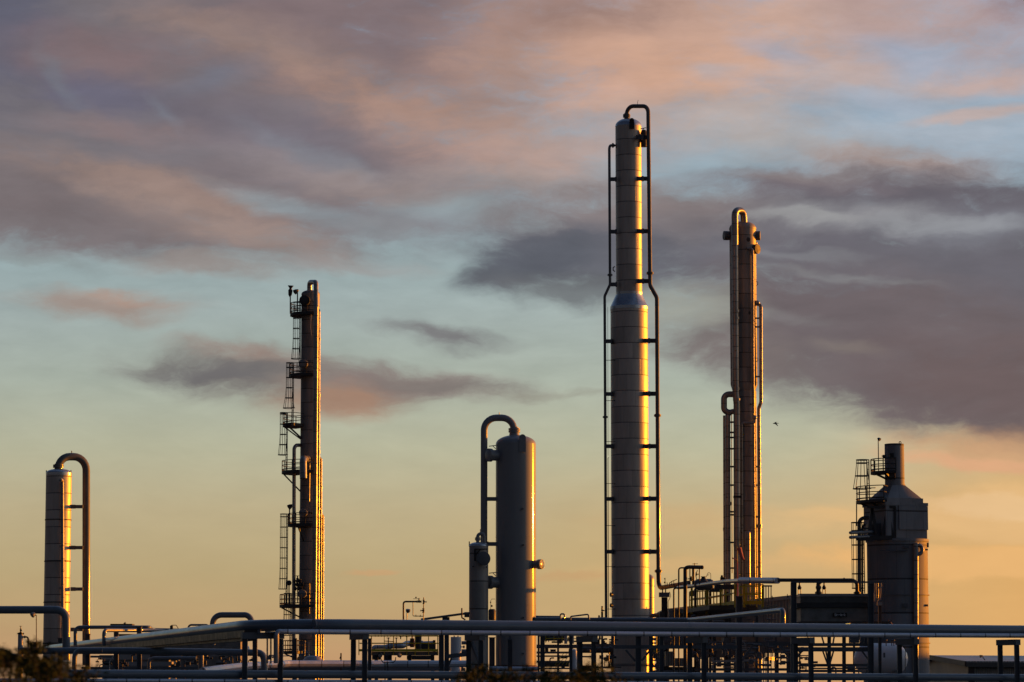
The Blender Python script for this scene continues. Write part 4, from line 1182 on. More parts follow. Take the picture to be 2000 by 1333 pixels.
# pipe stand
Y = 195
t = thing('pipe_stand', 'stout column with a square cap holding up the dark elbow pipe of the tallest tower', 'pipe support', P(1297.5, 1350, Y))
MB().hbeam(P(1297.8, 1352, Y - 5), P(1297.8, 1167, Y - 5), m(Y, 11)).build('column', M['steel_dark'], t)
MB().box(P(1297.3, 1162.5, Y - 5), (m(Y, 20), m(Y, 12), m(Y, 8))).bar(P(1287, 1158.5, Y - 5), P(1308, 1158.5, Y - 5), .5, .06).build('cap', M['steel'], t)
mb = MB()
for px in (1294, 1300): mb.bar(P(px, 1158, Y - 5), P(px, 1151, Y - 5), m(Y, 2))
build_each(mb, 'saddle', M['steel_dark'], t)
t = thing('instrument_stack', 'thin instrument rods and short sloping vents standing on the dark elbow pipe', 'instruments', P(1310, 1143, 194))
mb = MB(); mb.tube(PL([(1299, 1146), (1299, 1129)], 194), m(Y, .6), 5)
for py, r_ in ((1131, 1.4), (1138, 1.8)): mb.ball(P(1298.5, py, 194), m(Y, r_))
for px, pt in ((1303, 1138), (1308, 1138), (1312, 1136), (1316, 1134.5)): mb.tube(PL([(px, 1145), (px, pt)], 193), m(Y, .7), 6)
mb.tube(PL([(1307, 1140), (1312, 1136), (1322, 1132)], 193), m(Y, .8), 6)
mb.tube(PL([(1308, 1156), (1310, 1165), (1305, 1175), (1305, 1200)], 190), m(Y, .6), 5)
mb.build('rods', M['black'], t)

# ================================================================== pipe rack in front
A0, B0 = Vector((-.1 * 80 * K, 80 * K)), Vector((.2 * 94 * K, 94 * K))   # plan line of the rack
def rackY(px):
    u = (px - 1000) / F
    dx, dy = B0.x - A0.x, B0.y - A0.y
    s = (u * A0.y - A0.x) / (dx - u * dy)
    return (A0.y + s * dy) / K
def rp(px, py, off=0.0): return (px, py, rackY(px) + off)
t = thing('transport_pipe', 'thickest blue grey pipe crossing the whole picture over the front rack', 'pipe', P(1200, 1228, rackY(1200)))
o = MB(); w = PL([rp(2090, 1233), rp(1300, 1226.5), rp(505, 1219.8), (95, 1268, 127)], 0); o.tube(fillet(w, 2.6, 12), m(80, 11.7), 24)
o.build('body', M['pipe'], t)
wl = MB(); A_, B_ = w[2], w[0]
for k_ in range(7):
    q = A_.lerp(B_, .06 + k_ * .145); wl.rev([(-.02, m(80, 11.9)), (.02, m(80, 11.9))], q, 24, (B_ - A_))
build_each(wl, 'weld_band', M['pipe'], t)
t = thing('insulated_pipe', 'slim light clad pipe directly under the thickest pipe, bending down at its left end', 'pipe', P(1200, 1238, rackY(1200)))
o = MB(); w = PL([rp(2090, 1242.6, -.6), rp(1300, 1239, -.6), rp(540.5, 1234.3, -.6), rp(539.5, 1292, -.6)], 0)
o.tube(fillet(w, m(80, 6)), m(80, 4.9), 16); o.build('body', M['jacket_x'], t)
MB().tube(PL([rp(539.5, 1241, -.62), rp(539.5, 1296, -.62)], 0), m(80, 5.2), 16).build('drop_sleeve', M['grey'], t)
t = thing('lower_pipe', 'second blue grey pipe, low along the bottom of the picture', 'pipe', P(1200, 1320, rackY(1200)))
o = MB(); w = PL([rp(2090, 1324.5), rp(1200, 1320.4), rp(470, 1317.2), rp(84, 1316)], 0); o.tube(w, m(80, 7.8), 20); o.build('body', M['pipe'], t)
MB().cyl(P(84, 1316, rackY(84)), P(80.5, 1316, rackY(81)), m(80, 8.6), 20).build('end_flange', M['steel_dark'], t)
t = thing('bottom_pipe', 'thin pipe along the very bottom edge under the second blue grey pipe', 'pipe', P(1200, 1333, rackY(1200)))
o = MB(); w = PL([rp(2090, 1338, -.3), rp(1200, 1334, -.3), rp(500, 1331, -.3), rp(-60, 1329, -.3)], 0); o.tube(w, m(80, 3.8), 14); o.build('body', M['jacket_x'], t)

dirp = (B0 - A0).normalized(); nrm = Vector((-dirp.y, dirp.x, 0))
bents = [(508, 1246, 1.5, 'first trestle from the left, under the elbow of the thickest pipe'),
         (712.5, 1241, .86, 'trestle of two close posts left of the yellow railed walkway'),
         (939, 1243, .87, 'trestle with a knee brace before the foot of the narrow beige vessel'),
         (1159.5, 1246, .93, 'trestle left of the foot of the tallest tower'),
         (1374.5, 1248, .92, 'trestle in front of the dark pipework right of the tallest tower'),
         (1583.5, 1249, .97, 'trestle under the cooler with the name plate'),
         (1787.5, 1251.5, .97, 'trestle across the foot of the white tank and dark furnace'),
         (1985.5, 1252.5, .98, 'trestle farthest to the right, before the low sheet warehouse')]
for px, py, wd, lab in bents:
    Yb_ = rackY(px) - .5
    fr_ = P(px, py + 4, Yb_); back = fr_ + nrm * wd
    if px == 508:
        fr_ = P(548, py - 2, rackY(548) - .4); back = P(478.5, py + 1, rackY(478.5) - .2)
    t = thing('pipe_trestle', lab, 'pipe support', (fr_.x, fr_.y, 0), 'trestles carrying the front pipes')
    for q in (fr_, back):
        MB().hbeam((q.x, q.y, 0), (q.x, q.y, fr_.z - .07), .165).build('post', M['steel'], t)
    cb = MB(); dd = (back - fr_).normalized() * .1; zc = fr_.z + .03
    A = Vector((fr_.x, fr_.y, zc)) - dd; B = Vector((back.x, back.y, zc)) + dd
    cb.bar(A, B, .2, .2)
    cb.build('cap_beam', M['steel'], t)
    if px in (939,):
        kb = MB(); kb.bar(Vector((fr_.x, fr_.y, zc - .9)), Vector((back.x + .1, back.y, zc - .15)), .1); kb.build('knee_brace', M['steel'], t)
    if px == 508:
        v = MB()
        for qx in (522, 529): v.bar(P(qx, 1246, rackY(qx) - .5), P(qx, 1296, rackY(qx) - .5), .045)
        v.box(P(506, 1234.5, rackY(506) - .4), (.09, .1, .12)); v.bar(P(520, 1235, rackY(520) - .5), P(541, 1235.5, rackY(541) - .5), .2, .05)
        v.build('hanger_rod', M['steel'], t)
t = thing('single_post', 'single short-necked post before the broad grey vessel', 'pipe support', P(996, 1350, 90))
MB().hbeam(P(996, 1352, 88), P(996, 1250, 88), m(88, 9)).build('post', M['steel'], t)
MB().bar(P(996, 1250, 88), P(996, 1240, 88), m(88, 4)).bar(P(991, 1249.5, 88), P(1001, 1249.5, 88), .2, .04).build('neck', M['steel'], t)

# second row of supports farther back
def hpost(px, py0, w, Y, lab, arms=()):
    t = thing('rack_column', lab, 'pipe support', P(px, 1352, Y), 'columns of the second pipe row')
    MB().hbeam(P(px, 1352, Y), P(px, py0, Y), m(Y, w)).build('post', M['steel'], t)
    MB().box(P(px, py0, Y), (m(Y, w + 2), m(Y, w + 2), m(Y, 1.6))).build('cap_plate', M['steel'], t)
    if arms:
        a = MB()
        for (p, q, w2) in arms: a.bar(P(*p, Y), P(*q, Y), m(Y, w2))
        a.build('arm', M['steel'], t)
for px, py, Yq, lab in ((272, 1225, 104, 'tallest and rightmost of the five columns under the receding left end of the thickest pipe'),
                        (227, 1231, 110, 'second from right of five columns under the receding left end of the thickest pipe'),
                        (171.5, 1239, 117, 'middle one of the five columns under the receding left end of the thickest pipe'),
                        (118, 1247, 126, 'column right beside the big square-bent pipe at the left'),
                        (69, 1255, 137, 'lowest and leftmost column, beside the tilted floodlight pole')):
    hpost(px, py, 8.6, Yq, lab)
hpost(498, 1246, 9, 86, 'column standing behind the elbow of the thickest pipe')
hpost(722, 1248, 7, 96, 'column touching the left side of the yellow railed walkway')
hpost(862, 1240, 10, 108, 'left one of two columns ending the yellow walkway, without an arm')
hpost(872.5, 1240, 9, 104, 'right one of two columns ending the yellow walkway, the one with a sloping arm', ((((870), 1283), ((915), 1278), 8), ((872, 1308), (882, 1286), 4)))
hpost(961, 1246, 11, 170, 'column in the gap between the narrow beige vessel and the broad grey vessel')
hpost(1059.5, 1243, 9, 120, 'column just right of the broad grey vessel')
hpost(1115, 1243, 6, 124, 'thin column beside the upright pale drum')
hpost(1246.5, 1243, 11, 118, 'column before the golden strip of the tallest tower, with two knee braces', (((1222, 1270), (1241, 1292), 4), ((1270, 1270), (1253, 1291), 4), ((1200, 1264), (1440, 1264), 7)))
hpost(1270.5, 1243, 6, 120, 'thin column at the right edge of the tallest tower')
hpost(1292, 1243, 8, 125, 'column just under the left side of the square-capped pipe stand')

# horizontal pipes of the second row
def run(name, lab, pts, d, Y, mt='pipe', bend=None, extra=None, n=16):
    p_ = pts[0]
    t = thing(name, lab, 'pipe', P(p_[0], 1350, p_[2] if len(p_) > 2 else Y))
    o = MB(); pipe(o, pts, d, Y, bend, n)
    o.build('body', M[mt], t)
    if extra:
        e = MB(); extra(e); e.build('fitting', M['steel_dark'], t)
    return t
run('elbow_pipe', 'thick pipe entering from the left edge and turning straight down before the left column', [(-40, 1191.5), (129.5, 1191.5), (129.3, 1290)], 15.2, 100, bend=20, n=20)
run('middle_pipe', 'blue grey pipe at mid height on the left, turning down at its right end', [(38, 1271.5), (250, 1271.5), (515, 1275.5), (517, 1312)], 13, 98, bend=13)
run('tee_pipe', 'short thick vertical pipe dropping from the mid height left pipe', [(393, 1272), (393, 1318)], 10.5, 99)
run('low_elbow_pipe', 'thick pipe at the bottom left curving down behind the bush', [(-40, 1284), (35, 1284), (58, 1314), (90, 1316)], 14, 78, bend=16)
run('left_drop_pipe', 'pipe curving down from the mid height pipe right of the left bush', [(200, 1270), (146, 1270), (144, 1330)], 9.5, 92, bend=14)
run('upper_loop_pipe', 'pipe rising by the left column and running right at roof height', [(147, 1262), (147, 1225.5), (292, 1225.5), (304, 1232, 118)], 7, 112, bend=9)
run('second_loop_pipe', 'pipe with a rounded bend just below and right of the roof-height pipe', [(203, 1262), (203, 1231.2), (330, 1232, 112), (360, 1232)], 7.4, 108, bend=9)
run('far_header_pipe', 'dark thin pipe along the roof height behind the small instrument loop', [(285, 1228), (303, 1231), (395, 1233)], 8, 125, 'steel_dark')
run('hump_pipe', 'thick hump of pipe standing up behind the left bend of the thickest pipe', [(415.5, 1260), (415.5, 1201.5), (484, 1201.5), (492, 1212), (493, 1240)], 11.3, 92, bend=17, n=20)
run('small_hump_pipe', 'small low hump of pipe left of the thick hump', [(368, 1250), (368, 1221), (404, 1221), (411, 1226), (412, 1250)], 4, 98, bend=6)
run('instrument_loop', 'tiny thin instrument loop on the roof-height pipe at the left', [(334, 1232), (334.3, 1221.5), (344, 1221.5), (349, 1229)], 1.3, 110, 'steel_dark', bend=2, extra=lambda e: e.box(P(335, 1227, 110), (.12, .12, .2)))
run('low_small_loop', 'rounded dark pipe bend low down left of centre', [(291, 1320), (291, 1290), (300, 1286), (383, 1286)], 7, 104, bend=9)
run('rear_header_pipe', 'large pale clad pipe running low from left to the yellow railed walkway', [(395, 1312, 96), (470, 1302.5, 108), (560, 1297, 116), (760, 1297, 120), (912, 1297, 121)], 13.6, 118, 'jacket_x', bend=30, n=8)
run('header_pipe', 'long pipe behind the thickest pipe, climbing right and ending in a bright edged elbow', [(1041, 1210.5, 107), (1190, 1211, 106), (1345, 1211.5, 104.5), (1529.5, 1192, 91), (1529.5, 1240, 91)], 9, 100, bend=9,
    extra=lambda e: (e.flange(P(1043, 1210.5, 107), (1, 0, 0), m(107, 6)), e.flange(P(1268, 1211, 105.4), (1, 0, 0), m(107, 5.6))))
run('rear_stub_pipe', 'short stub of pipe behind the start of the climbing pipe, right of the broad vessel', [(1046, 1205.5), (1096, 1206)], 5.6, 112)
run('vent_loop', 'small square pipe loop on the climbing pipe', [(1094.5, 1212), (1094.5, 1199.5), (1102.5, 1199.5), (1102.5, 1212)], 3.2, 106, bend=3)
run('slanted_vent_loop', 'long slanted thin pipe loop right of the small square one', [(1114, 1212), (1114.5, 1204.5), (1149, 1200.2), (1151, 1212)], 3, 105, bend=3)
run('sloping_pipe', 'thin pipe sloping up to the narrow beige vessel', [(822, 1210.5), (918, 1197.5)], 4.4, 128, 'pipe_grey', extra=lambda e: (e.box(P(871, 1209, 128), (m(128, 14), .4, m(128, 6))), e.box(P(912, 1201, 130), (m(128, 10), .5, m(128, 10)))))
run('hook_pipe', 'small rusty hook of pipe left of the narrow beige vessel', [(902, 1188), (902, 1207), (909, 1211)], 2.8, 127, 'rust', bend=3)
run('low_right_pipe', 'pale pipe low behind the plants right of the narrow beige vessel', [(955, 1306), (1050, 1306.5)], 7.5, 132, 'jacket_x')
# valve bridge
Y = 112
t = thing('valve_bridge', 'thin pipe bent over to a dark cluster of valves, left of the beige vessel', 'valves', P(788, 1230, Y))
o = MB(); pipe(o, [(788, 1232), (788, 1175.5), (816, 1175.5)], 3.4, Y, 4.5); o.build('riser', M['pipe_dark'], t)
v = MB(); valve(v, P(818.5, 1175.5, Y), (1, 0, 0), m(Y, 2.3)); valve(v, P(827.5, 1176, Y), (0, 0, 1), m(Y, 2), up=Vector((1, 0, 0))); valve(v, P(827, 1193, Y), (0, 0, 1), m(Y, 2.1), up=Vector((-1, 0, 0)))
v.tube(PL([(827.6, 1167), (827, 1211)], Y), m(Y, .9), 6); v.tube(PL([(807, 1170), (817, 1170), (819, 1173)], Y), m(Y, .45), 5); v.ball(P(812.5, 1167.5, Y), m(Y, 1.6))
v.tube(fillet(PL([(806.6, 1177), (806.6, 1203.5), (827, 1204)], Y), .04), m(Y, .75), 6); valve(v, P(812.5, 1203.8, Y), (1, 0, 0), m(Y, 1.0)); valve(v, P(821, 1204, Y), (1, 0, 0), m(Y, 1.0))
v.build('valve_cluster', M['black'], t)
tl = thing('bowl_lamp', 'bowl shaped lamp on a short rod under the thin bent pipe', 'lamp', P(794.8, 1230, 110))
MB().tube(PL([(794.8, 1230), (795, 1196)], 110), m(110, .9), 6).build('pole', M['pipe_grey'], tl)
MB().rev([(-m(110, 3.5), m(110, 1.5)), (-m(110, 1.5), m(110, 4)), (m(110, 2), m(110, 4.8)), (m(110, 3.4), m(110, 4.4)), (m(110, 3.8), .01)], P(797, 1194, 110), 18, (.1, -.3, 1)).build('lamp_head', M['pipe_grey'], tl)
flood('floodlight', 'floodlight tilted left on a thin pole under the thick pipe at the left edge', 71, 1202, 1330, 72, (-6.5, -1), None, 1.25)
# small vent drum at far left
Y = 120
c = P(40, 1250, Y)
t = thing('vent_drum', 'small pale upright drum with a stack of valves, at the far left above the bush', 'drum', (c.x, c.y, 0))
shell_obj(t, 'shell', M['strip'], c.x, c.y, [(1350, 5), (1241, 5), (1239, 4)], Y, 24)
v = MB(); v.flange(P(40, 1238, Y), (0, 0, 1), m(Y, 5)); valve(v, P(40.5, 1232, Y), (0, 0, 1), m(Y, 1.8), up=Vector((.3, -1, 0)).normalized()); v.tube(PL([(40.5, 1236), (40.5, 1223)], Y), m(Y, .8), 6); v.rev([(0, m(Y, 2.6)), (m(Y, .8), m(Y, 2.8))], P(40.3, 1224, Y), 12)
v.ball(P(35.5, 1238, Y), m(Y, 1.8)); v.ball(P(45.5, 1238, Y), m(Y, 1.8)); v.flange(P(48.5, 1244.5, Y), (1, 0, 0), m(Y, 2.8))
v.build('valve_cluster', M['black'], t)
o = MB(); pipe(o, [(45, 1244.5), (55, 1244.5), (55, 1280)], 3.2, Y, 4); o.build('side_pipe', M['pipe_dark'], t)

# buildings and skids at the left
def block(name, lab, cat, x0, x1, y0, y1, Y, depth, mt='steel_dark', roofmt='roof', rz=0.0, roofh=.12, corr=True):
    a, b = P(x0, y0, Y), P(x1, y0, Y)
    t = thing(name, lab, cat, ((a.x + b.x) / 2, a.y, 0))
    zt, zb = a.z, max(0, P(x0, y1, Y).z) if y1 < 1349 else 0
    cxx, cyy = (a.x + b.x) / 2, a.y + depth / 2
    MB().box((cxx, cyy, (zt + zb) / 2), (b.x - a.x, depth, zt - zb), rz).build('walls', M[mt], t)
    MB().box((cxx, cyy, zt + roofh / 2 + .003), (b.x - a.x + .3, depth + .3, roofh), rz).build('roof', M[roofmt], t)
    return t
block('equipment_shelter', 'long dark shelter below the receding left end of the thickest pipe', 'shelter', 232, 470, 1243, 1350, 150, 5, 'panel', 'steel_dark')
block('low_skid_enclosure', 'low enclosure with a pale roof behind the two left columns', 'shelter', 200, 330, 1289, 1350, 140, 4, 'panel', 'strip', roofh=.25)
t = thing('cable_bridge', 'dark girder running beneath the receding left end of the thickest pipe', 'girder', P(300, 1350, 105))
mb = MB(); mb.bar(P(492, 1238, 82), P(150, 1272, 118), .5, .22); mb.bar(P(492, 1247, 82), P(240, 1266, 106), .3, .16)
for k_ in range(8):
    a = P(492, 1238, 82).lerp(P(150, 1272, 118), k_ / 8); b_ = P(492, 1247, 82).lerp(P(240, 1266, 106), k_ / 8); mb.bar(a, b_, .08)
mb.build('body', M['black'], t)
t = thing('roof_cabinet', 'flat dark cabinet with a tiny vent standing at roof height on the left', 'cabinet', P(240, 1230, 125))
MB().box(P(240, 1223, 126), (m(125, 41), 1.0, m(125, 7.5))).build('body', M['steel_dark'], t)
MB().bar(P(242, 1219, 126), P(245.5, 1216.5, 126), .07).bar(P(222, 1219, 126), P(222, 1226, 126), .3).build('vent', M['steel_dark'], t)
def capsule(name, lab, x0, x1, yc, r, Y, mt='white'):
    a, b = P(x0, yc, Y), P(x1, yc, Y); rr = m(Y, r); Lt = b.x - a.x
    t = thing(name, lab, 'tank', ((a.x + b.x) / 2, a.y, 0))
    pr = [(rr * .95 * (1 - math.cos(math.pi / 2 * i / 8)), rr * math.sin(math.pi / 2 * i / 8)) for i in range(9)]
    prof = pr + [(Lt - z, r_) for z, r_ in reversed(pr)]
    MB().rev(prof, a, 40, (1, 0, 0)).build('shell', M[mt], t)
    sd = MB()
    for f_ in (.25, .75):
        x_ = a.x + Lt * f_; sd.box((x_, a.y, (a.z - rr * .6) / 2), (.3, rr * 1.4, a.z - rr * .6))
    build_each(sd, 'saddle', M['stone'], t)
    return t
tk = capsule('white_tank', 'white horizontal tank with rounded ends before the dark furnace', 1667.5, 1773, 1288, 31, 150)
v = MB()
for px in (1731, 1742, 1746):
    v.tube(PL([(px, 1262), (px - 1, 1250)], 149), m(150, 1), 6); v.ball(P(px, 1251, 149), m(150, 2))
v.tube(PL([(1768, 1266), (1768, 1345)], 149), m(150, .8), 6); v.box(P(1727, 1280, 147), (m(150, 3), .2, m(150, 9)))
v.build('top_fittings', M['steel'], tk)
capsule('small_white_tank', 'white rounded tank behind dark posts, left of the ladder column', 384, 488, 1271, 15, 175)
# red capped hydrant fitting by the furnace
t = thing('red_valve', 'small red valve poking above the thickest pipe before the furnace', 'valve', P(1737, 1240, 130))
v = MB(); v.rev([(0, m(130, 4.5)), (m(130, 6), m(130, 3))], P(1740, 1222, 130), 10, (-.4, 0, 1)); v.tube(PL([(1724, 1222), (1738, 1218), (1741, 1212)], 130), m(130, .8), 6); v.ball(P(1735, 1212, 130), m(130, 1.3)); v.build('body', M['rust'], t)

# sheet warehouse at the right
t = thing('warehouse', 'low ribbed sheet warehouse with a shallow gable at the right edge', 'building', P(1900, 1350, 220))
C_ = P(1896, 1295.5, 215); z_e = C_.z; Lft = P(1768, 1300, 245); Rt = P(2330, 1297, 222)
C_.z = Lft.z = Rt.z = 0
rd = (Rt - C_).normalized(); gd = (Lft - C_); apex_z = zz(1286.5, 230)
def vv(p, z): return (p.x, p.y, z)
Lr = Lft + rd * (Rt - C_).length; mid = (C_ + Lft) / 2; midr = mid + rd * (Rt - C_).length
MB().add([vv(C_, 0), vv(Lft, 0), vv(Lft, z_e), vv(mid, apex_z - .05), vv(C_, z_e), vv(Rt, 0), vv(Lr, 0), vv(Lr, z_e), vv(midr, apex_z - .05), vv(Rt, z_e)],
         [(0, 4, 3, 2, 1), (5, 6, 7, 8, 9), (0, 5, 9, 4), (1, 2, 7, 6), (4, 9, 8, 3), (3, 8, 7, 2)]).build('wall', M['wall'], t)
e_ = rd * -.6; up = Vector((0, 0, .12)); th = Vector((0, 0, .28))
def sl(p, z): return Vector((p.x, p.y, z)) + up
gdn = gd.normalized() * .6
for a_, b_ in ((C_ - gdn, mid), (Lft + gdn, mid)):
    q = [sl(a_ + e_, z_e - .12), sl(b_ + e_, apex_z), sl(b_ + rd * (Rt - C_).length, apex_z), sl(a_ + rd * (Rt - C_).length, z_e - .12)]
    MB().add(q + [v_ + th * .6 for v_ in q], [(3, 2, 1, 0), (4, 5, 6, 7), (0, 1, 5, 4), (1, 2, 6, 5), (2, 3, 7, 6), (3, 0, 4, 7)]).build('roof', M['roof'], t)
tr = MB()
tr.bar(sl(C_ + e_ * 1.06 - gdn, z_e - .2), sl(mid + e_ * 1.06, apex_z - .02), .1, .42); tr.bar(sl(mid + e_ * 1.06, apex_z - .02), sl(Lft + gdn + e_ * 1.06, z_e - .2), .1, .42)
tr.bar(sl(C_ - gdn * 1.08 + e_, z_e - .25), sl(Rt - gdn * 1.08, z_e - .25), .12, .4)
tr.bar(vv(C_ - gdn * .1, 0), vv(C_ - gdn * .1, z_e), .5, .5); build_each(tr, 'trim', M['steel_dark'], t)
tl = thing('roof_lamp', 'small lamp leaning over the roof of the sheet warehouse', 'lamp', P(1923, 1288, 214))
MB().tube(PL([(1924, 1290), (1919, 1283.5)], 214), m(214, .9), 6).build('arm', M['steel'], tl)
MB().rev([(-m(214, 3), m(214, 1.4)), (m(214, 2.5), m(214, 3))], P(1916.5, 1282, 214), 12, (-.9, -.2, -.2)).build('lamp_head', M['stone'], tl)

# ================================================================== yellow railed walkway
Y = 165
t = thing('yellow_walkway', 'low walkway with yellow rails seen under the thickest pipe left of centre', 'walkway', P(790, 1350, Y))
rl = MB()
for off in (0, 1.6):
    for py in (1242, 1256.5): rl.tube([P(700, py, Y) + Vector((0, off, 0)), P(856, py, Y) + Vector((0, off, 0))], m(Y, 1.0) if py == 1242 else m(Y, .8), 6)
for px, w_ in ((701, 1.6), (725.5, 1.7), (750.5, 1.2), (768.5, 1.7), (794.5, 2), (811, 1.9), (837, 1.6), (855, 1.8)):
    rl.bar(P(px, 1280, Y), P(px, 1241, Y), m(Y, w_))
rl.build('railing', M['yellow'], t)
MB().bar(P(700, 1270.5, Y - .1), P(856, 1270.5, Y - .1), .06, m(Y, 4.6)).build('toe_board', M['yellow'], t)
MB().box((P(790, 1275.5, Y + .6).x, (P(790, 1275.5, Y)).y + .9, zz(1276.5, Y)), (m(Y, 131), 1.7, m(Y, 7))).build('deck', M['steel'], t)
lgm = MB()
for px in (735, 762, 800, 845): lgm.bar(P(px, 1352, Y + .6), P(px, 1280, Y + .6), .22)
build_each(lgm, 'leg', M['steel_dark'], t)
Y = 178
t = thing('pump_manifold', 'pale clad pipework with hand valves behind the yellow rails', 'pipework', P(790, 1350, Y))
o = MB(); pipe(o, [(727, 1268), (732, 1264), (752, 1264), (758, 1262)], 8, Y, 5); pipe(o, [(752, 1266), (765, 1262), (786, 1262), (795, 1257, Y + 1), (826, 1257, Y + 1)], 11, Y, 6); pipe(o, [(822, 1258), (850, 1257)], 10, Y + 2, 2)
o.build('clad_pipe', M['jacket_x'], t)
v = MB()
for px, p0, p1 in ((758.5, 1246, 1272), (774, 1246, 1272), (794.5, 1243, 1270), (782.5, 1243, 1249)):
    v.tube(PL([(px, p0), (px, p1)], Y - 2), m(Y, 1), 6); v.bar(P(px - 4, p0 + .5, Y - 2), P(px + 4, p0 + .5, Y - 2), m(Y, 1)); v.ball(P(px, p0 + 1, Y - 2), m(Y, 1.6))
for px in range(733, 800, 6): v.ball(P(px, 1242.5, Y - 2), m(Y, 1.7))
v.box(P(805, 1256, Y - 2), (m(Y, 8), .5, m(Y, 17))); v.tube(PL([(805, 1240), (805, 1250)], Y - 2), m(Y, 1.4), 6)
v.tube(PL([(750, 1252.5), (770, 1253.5)], Y - 2), m(Y, .8), 5)
v.build('hand_valves', M['rust'], t)
v = MB(); v.rev([(zz(1270, Y), m(Y, 5.5)), (zz(1243, Y), m(Y, 6.5)), (zz(1236, Y), m(Y, 6.5))], (P(818, 1250, Y).x, K * (Y - 1), 0), 16); v.box(P(837, 1262, Y), (m(Y, 28), .8, m(Y, 12)))
v.box(P(735, 1284, Y), (m(Y, 16), .6, m(Y, 10))); v.box(P(756, 1287, Y), (m(Y, 12), .6, m(Y, 14))); v.box(P(820, 1285, Y), (m(Y, 50), .8, m(Y, 8))); v.box(P(848, 1262, Y - 3), (m(Y, 5), .4, m(Y, 22)))
build_each(v, 'pump_block', M['steel_dark'], t)
Y = 100
t = thing('twin_floodlight', 'pair of round floodlights on one curved bracket before the yellow walkway', 'lamp', P(755, 1350, Y))
o = MB(); o.tube(fillet(PL([(743.5, 1286), (747, 1294), (755, 1295), (769, 1294.5), (772.5, 1289), (773, 1284)], Y), .1), m(Y, .9), 8); o.build('bracket', M['black'], t)
for px, py, ax in ((742, 1281, (-.25, -1, -.15)), (780, 1280, (.7, -.7, -.1))):
    h = MB(); s = m(Y, 5); h.rev([(-s * .8, s * .4), (-s * .3, s * .9), (s * .3, s)], P(px, py, Y), 18, ax); hd = h.build('lamp_head', M['black'], t)
    MB().rev([(s * .31, s * .6), (s * .36, s * .5)], P(px, py, Y), 16, ax).build('lens', M['glass'], hd)
MB().bar(P(752, 1352, Y), P(752, 1293, Y), m(Y, 2)).bar(P(757.5, 1352, Y), P(757.5, 1293, Y), m(Y, 2)).build('stand', M['steel_dark'], t)
Y = 135
c = P(890.5, 1260, Y)
t = thing('square_topped_drum', 'small flat-topped grey drum with a gold right side between the walkway and the beige vessel', 'drum', (c.x, c.y, 0))
shell_obj(t, 'shell', M['white'], c.x, c.y, [(1350, 10.3), (1245, 10.3), (1244.5, 9.8)], Y, 36)
v = MB()
for px in (887, 894.5): v.cyl(P(px, 1245, Y - .1), P(px, 1242, Y - .1), m(Y, 1.1), 10)
build_each(v, 'top_stub', M['steel_dark'], t)
v = MB(); v.cyl(P(900, 1264, Y), P(907, 1264, Y), m(Y, 1), 8); v.flange(P(906, 1264, Y), (1, -.4, 0), m(Y, 2.8)); v.build('side_gauge', M['steel'], t)
for py, r_ in ((1256, 3.4), (1272, 3.6)):
    run('stub_pipe', 'short %s grey pipe reaching from the narrow beige vessel toward the small flat-topped drum' % ('upper' if py < 1260 else 'lower'), [(901.5, py), (920, py)], r_ * 2, Y + 4)
t = thing('marker_post', 'short lone post on the horizon right of the ladder column', 'post', P(666, 1350, 150))
MB().bar(P(666, 1352, 150), P(666, 1276, 150), m(150, 2.6)).bar(P(663.5, 1287, 150), P(666, 1281, 150), m(150, 1.6)).build('body', M['rust'], t)
t = thing('gauge_post', 'thin pipe with tiny gauges in the gap before the broad grey vessel', 'instruments', P(959, 1200, 146))
v = MB(); v.tube(PL([(958.5, 1212), (958.5, 1174), (960, 1170.5), (967, 1170.5)], 146), m(146, .5), 5); v.ball(P(958.3, 1177, 146), m(146, 1.5)); v.ball(P(960.5, 1184, 146), m(146, 2)); v.build('body', M['black'], t)
t = thing('junction_drum', 'dark short drum wedged between the narrow beige vessel and the broad grey vessel', 'drum', P(960, 1350, 155))
v = MB(); v.rev([(zz(1212, 155), m(155, 7)), (zz(1193, 155), m(155, 7)), (zz(1190, 155), m(155, 5))], (P(961, 1200, 155).x, K * 155, 0), 20); v.build('body', M['steel_dark'], t)

# ================================================================== process skids between the vessels and the cooler
def skid(name, lab, x0, x1, Y, beams, posts, items):
    t = thing(name, lab, 'process skid', P((x0 + x1) / 2, 1350, Y))
    fr = MB()
    for py, h, z0, z1 in beams: fr.bar(P(z0, py, Y), P(z1, py, Y), .35, m(Y, h))
    for px, w_, py in posts: fr.hbeam(P(px, 1352, Y), P(px, py, Y), m(Y, w_))
    fr.build('frame', M['steel'], t)
    for nm, mt, fn in items:
        mb = MB(); fn(mb)
        if nm in ('pipework', 'fittings', 'shelf_equipment', 'motor', 'pump', 'gauge_line', 'casing', 'sloping_rods', 'pale_beam', 'stacked_trays', 'bracing', 'lit_sheet', 'vent_pipe', 'level_gauge', 'pale_housing', 'pale_cover', 'valve_stack'):
            build_each(mb, {'pipework': 'fitting', 'fittings': 'fitting', 'shelf_equipment': 'fitting', 'motor': 'fitting', 'pump': 'fitting', 'sloping_rods': 'sloping_rod', 'stacked_trays': 'tray'}.get(nm, nm), M[mt], t)
        else: mb.build(nm, M[mt], t)
    return t
rnd = random.Random(4)
